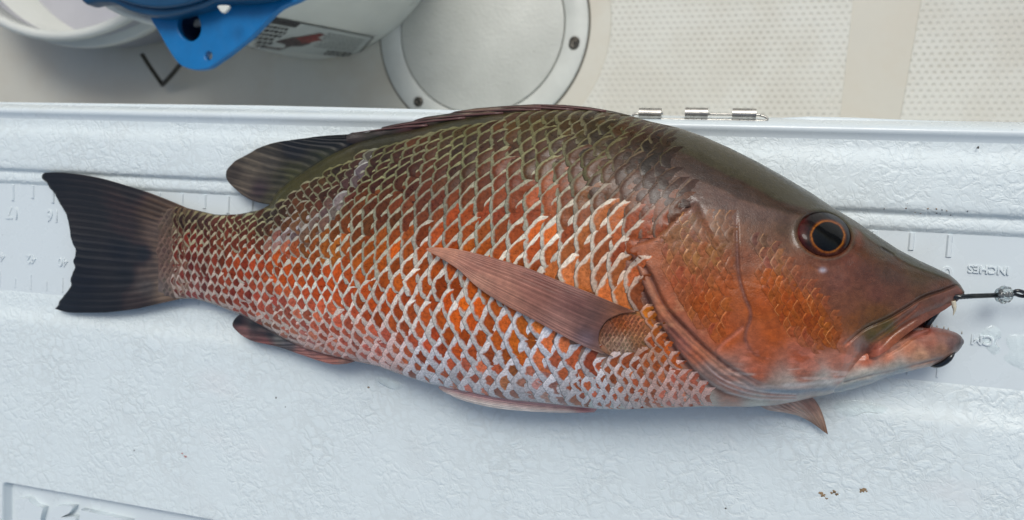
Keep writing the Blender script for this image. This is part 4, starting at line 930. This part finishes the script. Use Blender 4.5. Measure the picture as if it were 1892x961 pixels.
# cheek and gill-cover scales, flatter and gold-tinged
H = []
oper = [(1240, 410), (1290, 392), (1348, 400), (1352, 470), (1356, 560), (1345, 610), (1318, 628), (1290, 600), (1262, 562), (1236, 520), (1205, 480), (1222, 440)]
cheek = [(1392, 440), (1425, 440), (1470, 500), (1520, 545), (1548, 580), (1552, 640), (1500, 645), (1450, 610), (1418, 560), (1396, 500)]
breast = [(1195, 655), (1220, 625), (1262, 680), (1300, 715), (1320, 738), (1240, 745), (1180, 735)]
H = np.concatenate([lattice(oper, 17, 14.5, .0), lattice(cheek, 14.5, 12.5, .12)])
H = H[rng.rand(len(H)) > .12]
PADC = [((1150, 600), (158, 84, 52)), ((1120, 605), (132, 84, 70)), ((1180, 600), (164, 96, 70)), ((1140, 590), (150, 80, 52)), ((1150, 635), (186, 140, 118)), ((1125, 640), (170, 126, 106)), ((1180, 630), (178, 118, 84)), ((1150, 650), (190, 150, 130))]
def hc_(u, v):
    c = idw(u, v, BASE, 3.6, 9); g = lin((206, 120, 50)); return alb(c)*.90
def he_(u, v):
    c = idw(u, v, BASE, 3.6, 9); k = (rng.rand(len(u))**3)[:, None]; return alb(c)*1.02+lin((224, 170, 110))*.30*k
PAD = lattice([(1150+44*math.cos(q), 616+37*math.sin(q)) for q in np.linspace(0, 2*math.pi, 24)], 8, 7, .1)
TB = lattice([(300, 380), (345, 390), (352, 552), (300, 545), (292, 470)], 10, 9, 0)
p2, uv2, c2, e2, w2 = make_scales(TB, .030, lambda u, v: .4+.0*u, lambda u, v: alb(idw(u, v, BASE, 3, 8))*.75, lambda u, v: alb(idw(u, v, BASE, 3, 8))*1.25, .16)
join_scales('tail_base_scales', np.arange(len(TB)), p2, uv2, c2, e2, w2, M_SCALE)
p2, uv2, c2, e2, w2 = make_scales(PAD, .030, lambda u, v: .35+.0*u, lambda u, v: alb(idw(u, v, PADC, 3, 8))*.7, lambda u, v: alb(idw(u, v, PADC, 3, 8))*1.25, .16)
join_scales('fin_base_scales', np.arange(len(PAD)), p2, uv2, c2, e2, w2, M_SCALE)
p2, uv2, c2, e2, w2 = make_scales(H, .012, lambda u, v: .06+.0*u, hc_, he_, .16)
join_scales('cheek_scales', np.arange(len(H)), p2, uv2, c2, e2, w2, M_SCALE)

# --- fins
def coons(base, tip, top, bot, n, m_, ndense=24):
    """base/tip run top->bottom, top/bot run base->tip; returns n x m px grid"""
    def rs(pts, k):
        q = smoothpoly(pts, ndense); L = np.concatenate([[0], np.cumsum(np.hypot(*np.diff(q, axis=0).T))]); L /= L[-1]
        t = np.linspace(0, 1, k); return np.stack([np.interp(t, L, q[:, 0]), np.interp(t, L, q[:, 1])], -1)
    B_ = rs(base, n); T_ = rs(tip, n); A_ = rs(top, m_); D_ = rs(bot, m_)
    s = np.linspace(0, 1, n)[:, None, None]; t = np.linspace(0, 1, m_)[None, :, None]
    G = (1-t)*B_[:, None]+t*T_[:, None]+(1-s)*A_[None]+s*D_[None]-((1-s)*(1-t)*A_[0]+(1-s)*t*A_[-1]+s*(1-t)*D_[0]+s*t*D_[-1])
    return G
def fin(name, base, tip, top, bot, nray, zf, table, amp=.02, n=None, m_=36, th=.03, rag=1.5, dark=.25, seed=1, label=None):
    n = n or nray*8+1; G = coons(base, tip, top, bot, n, m_)
    s = np.linspace(0, 1, n)[:, None]*np.ones((1, m_)); t = np.linspace(0, 1, m_)[None]*np.ones((n, 1))
    rs = np.random.RandomState(seed); 
    # ragged trailing edge
    jag = (vnoise(s*nray*1.3+seed, s*0+seed)-.5)*2*rag; dirv = G[:, -1]-G[:, -2]; dirv /= np.linalg.norm(dirv, axis=1, keepdims=True)+1e-9
    G = G+dirv[:, None]*(jag*sstep(t, .8, 1.0))[..., None]
    ph = s*nray*2*np.pi+1.6*np.sin(s*9+seed)+1.8*(vnoise(s*nray*.5+seed, t*2.2)-.5)
    br = np.cos(ph); brf = np.cos(2*ph+.7)*sstep(t, .35, .8)*.5
    fade = np.sin(np.pi*np.clip(t, 0, 1)**.5*.999)**.3
    z = zf(G[..., 0], G[..., 1], s, t)+amp*(br+brf)*sstep(t, 0, .1)*(1-.5*t)*np.sin(np.pi*np.clip(s, .0, 1))**.25
    PP = P(G[..., 0], G[..., 1], z); c = idw(G[..., 0], G[..., 1], table, 3.2, 7)
    ray = np.clip(.5+.5*br, 0, 1)**1.5
    c = alb(c, (.95, .95, .95), .022)*(1-dark*.6+dark*1.2*ray*(.4+1.2*vnoise(s*nray*.9, t*3+seed)))[..., None]*(1+.7*fbm(s*nray*4.5, t*3, 3))[..., None]
    lo = PP.copy(); lo[..., 2] -= th*(1-.6*t)
    V = np.concatenate([PP.reshape(-1, 3), lo.reshape(-1, 3)]); N_ = n*m_
    F = [gridfaces(n, m_), gridfaces(n, m_, N_, True)]
    e = []
    for i in range(n-1): e += [(i*m_, (i+1)*m_, N_+(i+1)*m_, N_+i*m_), ((i+1)*m_+m_-1, i*m_+m_-1, N_+i*m_+m_-1, N_+(i+1)*m_+m_-1)]
    for k in range(m_-1): e += [(k+1, k, N_+k, N_+k+1), ((n-1)*m_+k, (n-1)*m_+k+1, N_+(n-1)*m_+k+1, N_+(n-1)*m_+k)]
    F.append(np.array(e)); cc = np.concatenate([c.reshape(-1, 3)]*2); uv = np.stack([s, t], -1).reshape(-1, 2); uv = np.concatenate([uv, uv])
    return obj(name, V, np.concatenate(F), M_FIN, fish, attrs={'pig': cc}, uvs=uv, label=label)
zl_ = lambda u, v: Zm(np.clip(u, 60, 1782))
fin('tail_fin', [(346, 385), (330, 405), (320, 440), (316, 475), (318, 515), (330, 553)],
    [(82, 319), (78, 327), (86, 342), (100, 360), (115, 385), (128, 415), (136, 455), (137, 480), (132, 515), (120, 545), (106, 561), (99, 570)],
    [(346, 385), (318, 373), (280, 358), (240, 345), (180, 328), (120, 319), (82, 319)], [(330, 553), (290, 562), (250, 571), (200, 577), (160, 578), (125, 577), (99, 570)],
    19, lambda u, v, s, t: Zm(np.clip(u, 60, 1782))+.10*(1-t)**2*np.sin(np.pi*s)+.06*np.sin(s*7+t*3)*t+.02,
    [((90, 330), (36, 30, 33)), ((150, 350), (48, 40, 39)), ((220, 370), (62, 52, 47)), ((290, 385), (78, 64, 54)), ((330, 400), (96, 76, 60)), ((240, 345), (40, 32, 33)), ((170, 400), (50, 44, 43)), ((240, 420), (62, 54, 50)), ((290, 430), (100, 84, 75)), ((310, 470), (130, 108, 92)), ((150, 470), (24, 28, 39)), ((220, 465), (26, 28, 39)), ((265, 470), (34, 34, 43)), ((160, 520), (26, 28, 39)), ((230, 510), (32, 34, 41)), ((280, 500), (92, 80, 73)), ((270, 530), (84, 78, 75)), ((310, 530), (132, 114, 97)), ((120, 560), (30, 30, 37)), ((200, 555), (44, 42, 45)), ((260, 560), (68, 60, 58)), ((325, 548), (130, 108, 92)), ((300, 450), (112, 92, 78))],
    amp=.008, m_=60, dark=.30, rag=3.5, seed=3)
fin('soft_dorsal_fin', [(712, 249), (657, 266), (606, 291), (558, 322), (520, 350), (500, 378)],
    [(640, 249), (598, 251), (538, 259), (500, 266), (471, 277), (445, 292), (425, 306), (417, 320), (424, 338), (447, 360)],
    [(712, 249), (704, 240), (672, 245), (640, 249)], [(500, 378), (485, 376), (465, 370), (447, 360)],
    15, lambda u, v, s, t: Zm(u)-.02+.05*np.sin(s*5)*t+.06*np.sin(np.pi*t)*0,
    [((430, 320), (78, 70, 63)), ((450, 340), (105, 94, 82)), ((500, 300), (86, 80, 72)), ((480, 350), (73, 62, 63)), ((540, 275), (48, 46, 48)), ((600, 262), (48, 44, 45)), ((660, 252), (47, 40, 39)), ((500, 365), (78, 74, 59)), ((540, 325), (77, 76, 50)), ((600, 285), (65, 66, 48)), ((520, 330), (69, 66, 54)), ((470, 310), (103, 94, 82))],
    amp=.010, m_=40, dark=.34, seed=5)
# spiny dorsal, folded down: overlapping membrane strips, stepped like the spines
spt = [(640, 251), (650, 245), (682, 244), (688, 241), (703, 239.5), (706, 235), (727, 230), (764, 223.5), (768, 221), (786, 216), (832, 209.5), (840, 206), (880, 200), (930, 196), (988, 192.5), (1040, 193.5), (1090, 198), (1130, 205), (1165, 213)]
spb = [(640, 264), (660, 266), (700, 256), (760, 243), (830, 226), (900, 216), (988, 208), (1060, 207), (1110, 210), (1165, 216)]
def strip(name, top, bot, zoff, table, n=200, m_=8, label=None):
    a = np.array(top); uq = np.linspace(a[0, 0], a[-1, 0], n); G = np.zeros((n, m_, 2)); vt_ = np.interp(uq, a[:, 0], a[:, 1]); b = np.array(bot); vb_ = np.interp(uq, b[:, 0], b[:, 1])
    t = np.linspace(0, 1, m_)[None]; G[..., 0] = uq[:, None]; G[..., 1] = vt_[:, None]*(1-t)+vb_[:, None]*t
    z = Zm(G[..., 0])+zoff+.03*np.sin(np.pi*t)+.012*np.sin(G[..., 0]*.12)
    PP = P(G[..., 0], G[..., 1], z); c = idw(G[..., 0], G[..., 1], table, 3, 3)*(1+.5*fbm(G[..., 0]*.03, G[..., 1]*.4, 2))[..., None]
    rimk = np.exp(-((G[..., 1]-vt_[:, None])/1.6)**2)[..., None]*.8; c = c*(1-rimk)+lin((34, 24, 30))*rimk
    lo = PP.copy(); lo[..., 2] -= .05; V = np.concatenate([PP.reshape(-1, 3), lo.reshape(-1, 3)]); N_ = n*m_
    e = [(i*m_, (i+1)*m_, N_+(i+1)*m_, N_+i*m_) for i in range(n-1)]
    F = np.concatenate([gridfaces(n, m_), gridfaces(n, m_, N_, True), np.array(e)])
    uv = np.stack([G[..., 1]/30, G[..., 0]/400], -1).reshape(-1, 2)
    return obj(name, V, F, M_FIN, fish, attrs={'pig': np.concatenate([c.reshape(-1, 3)]*2)}, uvs=np.concatenate([uv, uv]))
strip('spiny_dorsal_fin', spt, spb, .03, [((650, 248), (55, 44, 40)), ((700, 244), (55, 40, 38)), ((760, 230), (79, 50, 47)), ((840, 212), (63, 48, 40)), ((870, 205), (115, 92, 73)), ((950, 199), (88, 70, 55)), ((1000, 196), (106, 56, 52)), ((1060, 197), (86, 52, 47)), ((1120, 206), (66, 60, 43)), ((700, 256), (54, 56, 38)), ((830, 224), (57, 58, 38)), ((1000, 206), (70, 66, 43))])
# spines lying along the fold
for k, (ua, va, ub_, vb2) in enumerate([(1120, 206, 1000, 195), (1060, 203, 925, 198), (1000, 203, 842, 207.5), (930, 209, 770, 222), (860, 218, 708, 236), (790, 232, 652, 246)]):
    m = MB(); q = [P1(ua+(ub_-ua)*t, va+(vb2-va)*t-1.5*math.sin(math.pi*t), float(Zm(ua+(ub_-ua)*t))+.07) for t in np.linspace(0, 1, 10)]
    m.tube([Vector(x) for x in q], [.022*(1-.75*t) for t in np.linspace(0, 1, 10)], 8); m.build('fin_spine', mat_simple('fin_spine', (98, 66, 64), .35) if k == 0 else bpy.data.materials['fin_spine'], fish)
fin('anal_fin', [(470, 590), (500, 612), (540, 634), (600, 655), (655, 668)], [(458, 576), (441, 584), (430, 596), (434, 609), (463, 629), (511, 640), (552, 654), (590, 667)],
    [(470, 590), (464, 582), (458, 576)], [(655, 668), (640, 672), (615, 673), (590, 667)], 10, lambda u, v, s, t: Zm(u)-.02+0*t,
    [((440, 595), (49, 46, 50)), ((470, 600), (61, 58, 60)), ((500, 620), (56, 56, 58)), ((470, 590), (84, 82, 78)), ((445, 615), (137, 100, 96)), ((490, 636), (137, 92, 90)), ((530, 640), (94, 92, 96)), ((560, 655), (158, 116, 112)), ((610, 670), (168, 116, 106)), ((640, 668), (163, 124, 112)), ((515, 625), (110, 110, 108))],
    amp=.014, m_=30, dark=.3, seed=8)
def zpect(u, v, s, t):
    zb = ztop(np.clip(u, 300, 1780), v); return zb+.05+.085*sstep(t, .0, .22)+.05*sstep(t, .6, 1)+.03*np.sin(np.pi*s)*sstep(t, .1, .5)
fin('pectoral_fin', [(1176, 577), (1148, 580), (1122, 592), (1108, 612), (1106, 634), (1114, 650), (1132, 659)],
    [(800, 457), (792, 458), (787, 460), (790, 464), (800, 469)],
    [(1176, 577), (1134, 560), (1091, 542), (1045, 524), (978, 497), (930, 482), (886, 470), (840, 460), (800, 457)], [(1132, 659), (1105, 651), (1077, 639), (1035, 618), (980, 588), (932, 563), (885, 533), (845, 497), (800, 469)],
    15, zpect,
    [((1185, 600), (170, 111, 74)), ((1150, 600), (172, 108, 67)), ((1120, 600), (146, 99, 79)), ((1150, 635), (193, 147, 117)), ((1125, 640), (179, 135, 113)), ((1095, 590), (128, 96, 89)), ((1085, 625), (126, 105, 108)), ((1060, 560), (140, 99, 91)), ((1040, 600), (172, 127, 115)), ((980, 530), (163, 113, 99)), ((940, 550), (189, 135, 115)), ((880, 490), (179, 125, 108)), ((880, 520), (198, 145, 123)), ((820, 465), (198, 141, 117)), ((1000, 510), (138, 91, 81)), ((900, 476), (160, 108, 93)), ((1180, 630), (193, 133, 89)), ((1160, 578), (138, 89, 69)), ((1110, 620), (119, 91, 89)), ((1112, 600), (126, 91, 84)), ((1122, 654), (79, 62, 60))],
    amp=.002, m_=110, th=.035, dark=.05, rag=1, seed=12)
fin('pelvic_fin', [(1100, 753), (1102, 757), (1098, 762)], [(812, 713), (810, 716), (814, 721)],
    [(1100, 753), (1040, 748), (960, 739), (890, 728), (850, 720), (812, 713)], [(1098, 762), (1040, 763), (960, 759), (904, 752), (850, 738), (814, 721)], 6,
    lambda u, v, s, t: .93-.10*s+.04*np.sin(np.pi*t),
    [((x, np.interp(x, [812, 850, 890, 960, 1040, 1100], [714, 722, 730, 741, 750, 755])), (196, 138, 138)) for x in range(815, 1100, 12)]+[((x, np.interp(x, [814, 850, 904, 960, 1040, 1098], [720, 738, 752, 759, 763, 762])), (226, 220, 212)) for x in range(815, 1060, 12)]+[((1090, 760), (180, 110, 112))], amp=.008, m_=60, dark=.12, rag=0, seed=14)
fin('pelvic_fin', [(1400, 748), (1440, 742), (1470, 737), (1497, 731)], [(1500, 781), (1512, 790), (1521, 797), (1530, 803)],
    [(1400, 748), (1420, 758), (1450, 763), (1475, 769), (1500, 781)], [(1497, 731), (1508, 742), (1517, 758), (1524, 778), (1530, 803)], 8,
    lambda u, v, s, t: .66-.42*t,
    [((1420, 752), (206, 178, 164)), ((1460, 750), (192, 154, 138)), ((1495, 750), (168, 124, 108)), ((1510, 780), (186, 148, 126)), ((1528, 800), (160, 116, 88)), ((1480, 770), (204, 176, 160))], amp=.010, m_=36, dark=.14, rag=0, seed=15, label='far side pelvic fin tip sticking out below the throat')

# --- eye
def mat_eye():
    t = NT('fish_eye'); a = t.att('pig'); pos = t.coord(); n1 = t.noise(900, 4, .6, pos)
    col = t.mix(1.0, a.outputs['Color'], t.ramp(n1.outputs[0], .3, .7, .7, 1.3), 'MULTIPLY')
    return t.out(col, .4, None, Coat_Weight=.55, Coat_Roughness=.03, Coat_IOR=1.36, Specular_IOR_Level=.05)
NR, NA = 44, 96
rr = np.linspace(0.0001, 1, NR)[:, None]*np.ones((1, NA)); aa = np.linspace(0, 2*np.pi, NA, endpoint=False)[None]*np.ones((NR, 1))
c_, s1 = math.cos(EROT), math.sin(EROT); ex0 = rr*np.cos(aa)*ERX*1.01; ey0 = rr*np.sin(aa)*ERY*1.01
eu = EYE[0]+ex0*c_-ey0*s1; ev = EYE[1]+ex0*s1+ey0*c_
zb0 = float(ztop(np.array([EYE[0]]), np.array([EYE[1]]), False)[0])
zbase = ztop(eu, ev, False)
ez_ = zbase-.10+.20*np.sqrt(np.clip(1-rr**2*.92, 0, 1))-.03
PE = P(eu, ev, ez_)
pr = np.hypot((eu-1529.5), (ev-437)*1.06); pr = pr+1.8*(vnoise(eu*.12+7, ev*.12)-.5)*sstep(pr, 15, 25)
ang = np.arctan2(ev-437, eu-1529.5)
gold = lin((176, 112, 30)); irs = lin((72, 34, 24)); drk = lin((26, 20, 22)); red = lin((92, 30, 26))
q = sstep(pr, 30, 36)[..., None]; ic = (lin((108, 54, 22))*(1-q)+drk*q)
left = sstep(-(eu-1500), 0, 25)[..., None]*sstep(pr, 30, 40)[..., None]; ic = ic*(1-left*.7)+red*left*.7*(.6+.6*vnoise(eu*.1, ev*.1)[..., None])
low = sstep(ev, 450, 468)[..., None]; ic = ic*(1-low*.4)+lin((96, 44, 26))*low*.4
gm = (np.exp(-((pr-30.4)/1.2)**2)*(.22+.36*np.cos(ang-.5)**2*(.5+vnoise(eu*.15, ev*.15))))[..., None]; ic = ic*(1-gm)+gold*gm
pm_ = 1-sstep(pr, 27.6, 29.4); ic = ic*(1-pm_[..., None])+lin((6, 8, 12))*pm_[..., None]
rimm = sstep(rr, .93, .99)[..., None]; ic = ic*(1-rimm)+lin((84, 78, 70))*rimm
F = [(i*NA+k, (i+1)*NA+k, (i+1)*NA+(k+1) % NA, i*NA+(k+1) % NA) for i in range(NR-1) for k in range(NA)]
M_EYE = mat_eye()
# the pupil is its own mesh (inner part), the iris the outer
inner = pr.reshape(-1) < 29.3
Fi = [f for f in F if all(inner[list(f)])]; Fo = [f for f in F if not all(inner[list(f)])]
def sub(F_):
    ids = sorted({i for f in F_ for i in f}); mp = {a: b for b, a in enumerate(ids)}
    return PE.reshape(-1, 3)[ids], [tuple(mp[i] for i in f)[::-1] for f in F_], ic.reshape(-1, 3)[ids]
a, b, c = sub(Fo); eyeo = obj('eye', a, b, M_EYE, fish, attrs={'pig': c})
a, b, c = sub(Fi); obj('pupil', a, b, M_EYE, eyeo, attrs={'pig': c})
# eyelid rim
m = MB(); q = [(EYE[0]+math.cos(t)*ERX*1.02*c_-math.sin(t)*ERY*1.02*s1, EYE[1]+math.cos(t)*ERX*1.02*s1+math.sin(t)*ERY*1.02*c_) for t in np.linspace(0, 2*math.pi, 72)]
qq = np.array(q); zz = ztop(qq[:, 0], qq[:, 1], False)-.055
m.tube([Vector(P1(x, y, z_)) for (x, y), z_ in zip(q, zz)], .013, 8, cap=False); m.build('eye_rim', mat_simple('eye_rim', (66, 60, 50), .25, Coat_Weight=.5), eyeo)

# tooth
m = MB(); q = smoothpoly([(1761, 556), (1763, 566), (1763.5, 574), (1761, 583)], 5)
m.tube([Vector(P1(x, y, .86)) for x, y in q], list(np.interp(np.linspace(0, 1, len(q)), [0, .4, 1], [.034, .028, .003])), 10)
m.build('canine_tooth', mat_simple('tooth', (206, 198, 176), .2, Coat_Weight=.5), fish)
M_TOOTH = bpy.data.materials['tooth']
for (x, y, h_) in ((1722, 602, 4), (1731, 603, 3), (1744, 606, 4), (1752, 608, 3), (1777, 616, 5)):
    m = MB(); m.tube([Vector(P1(x, y+1, .66)), Vector(P1(x+.5, y-h_, .68))], [.010, .002], 6); m.build('small_tooth', M_TOOTH, fish)

# ------------------------------------------------------------------ hook, leader, bead
m = MB(); q = [(1776, 549, .90), (1764, 548, .88), (1748, 556, .80), (1736, 570, .74), (1724, 586, .70), (1714, 600, .68), (1709, 618, .52), (1708, 640, .44), (1711, 660, .46), (1720, 672, .52), (1732, 674.5, .60), (1746, 669, .66), (1757, 659, .70), (1764, 650, .66)]
m.tube([Vector(P1(a, b, c)) for a, b, c in smoothpoly(q, 5)], list(np.interp(np.linspace(0, 1, 66), [0, .15, .5, .9, 1], [.03, .036, .044, .04, .012])), 12)
m.build('fishing_hook', M_BLACKW, label='black hook running through the open mouth and out under the chin of the fish', cat='fishing hook')
lead = empty('fishing_leader', None, 'black doubled leader line leaving the upper lip of the fish', 'fishing line')
for dv in (-2.2, 2.2):
    m = MB(); q = [(1765, 550+dv*.7, .90), (1790, 547.5+dv, .84), (1815, 546.5+dv, .70), (1842, 545.5+dv, .55), (1872, 543.5+dv, .45)]
    m.tube([Vector(P1(a, b, c)) for a, b, c in smoothpoly(q, 5)], .018, 8); m.build('line_strand', M_BLACKW, lead)
for sg in (-1, 1):
    m = MB(); q = [(1868, 544, .45), (1876, 541-3*sg, .45+.03*sg), (1884, 542-4.5*sg, .44+.04*sg), (1892, 544-3.5*sg, .42+.03*sg), (1899, 545, .42), (1920, 546+sg, .4), (1960, 547+2*sg, .36)]
    m.tube([Vector(P1(a, b, c)) for a, b, c in smoothpoly(q, 5)], .026, 8); m.build('knot_loop', M_BLACKW, lead)
def mat_clear():
    t = NT('clear_plastic'); return t.out(lin4((232, 238, 238)), .06, None, Transmission_Weight=.92, IOR=1.48)
M_CL = mat_clear(); bead = empty('clear_bead', None, 'small clear plastic bead threaded on the leader line by the knot', 'bead')
def ringtube(u, r, t_, z, name):
    c0 = Vector(P1(u, 545-(u-1850)*.05, z)); ax = Vector((1, .03, -.1)).normalized(); a = ax.cross(Vector((0, 0, 1))).normalized(); b = ax.cross(a)
    m = MB(); m.tube([c0+(a*math.cos(q)+b*math.sin(q))*r for q in np.linspace(0, 2*math.pi, 33)], t_, 10, cap=False); m.build(name, M_CL, bead)
ringtube(1846, .062, .036, .52, 'bead_ring'); ringtube(1854, .085, .042, .50, 'bead_ring'); ringtube(1862, .075, .036, .48, 'bead_ring')

# wet patch on the ruler beside the mouth
def puddle(name, pts, z, label):
    q = smoothpoly(pts, 5, True); ctr = q.mean(0); L = [q, ctr+(q-ctr)*.88, ctr+(q-ctr)*.6]; V = []; 
    for k, (ring, h_) in enumerate(zip(L, (.0008, .010, .014))): V += [tuple(P1(a, b, z+h_)) for a, b in ring]
    V.append(tuple(P1(ctr[0], ctr[1], z+.015))); n_ = len(q)
    F = [(k*n_+i, k*n_+(i+1) % n_, (k+1)*n_+(i+1) % n_, (k+1)*n_+i) for k in range(2) for i in range(n_)]+[(2*n_+i, 2*n_+(i+1) % n_, 3*n_) for i in range(n_)]
    return obj(name, V, F, M_WAT, None, label=label, cat='water')
tw = NT('water_film'); M_WAT = tw.out(lin4((240, 244, 244)), .03, None, Transmission_Weight=1.0, IOR=1.33)
puddle('water_puddle', [(1862, 622), (1880, 618), (1900, 622), (1925, 640), (1920, 670), (1895, 684), (1876, 678), (1864, 672), (1854, 660), (1866, 648), (1860, 636)], 0.001, 'clear water puddle on the ruler at the right edge of the lid')
puddle('water_puddle', [(1820, 606), (1834, 602), (1846, 608), (1850, 622), (1840, 632), (1848, 646), (1838, 656), (1826, 648), (1818, 636), (1808, 628), (1812, 616)], 0.001, 'small jagged water splash just left of the puddle in front of the mouth')

def film(name, pts, z, label, mat):
    o = puddle(name, pts, z, label); o.data.materials.clear(); o.data.materials.append(mat); o['category'] = 'water'; return o
film('slime_drip', [(1548, 742), (1580, 738), (1612, 744), (1640, 752), (1628, 764), (1600, 762), (1575, 770), (1552, 764), (1540, 754)], .108, 'thin clear slime drip on the lid just under the throat beside the pelvic fin tip', M_WAT)
film('slime_drip', [(700, 696), (716, 699), (738, 707), (744, 716), (728, 720), (708, 712), (698, 704)], .108, 'thin clear slime drip on the lid under the belly near the anal fin', M_WAT)
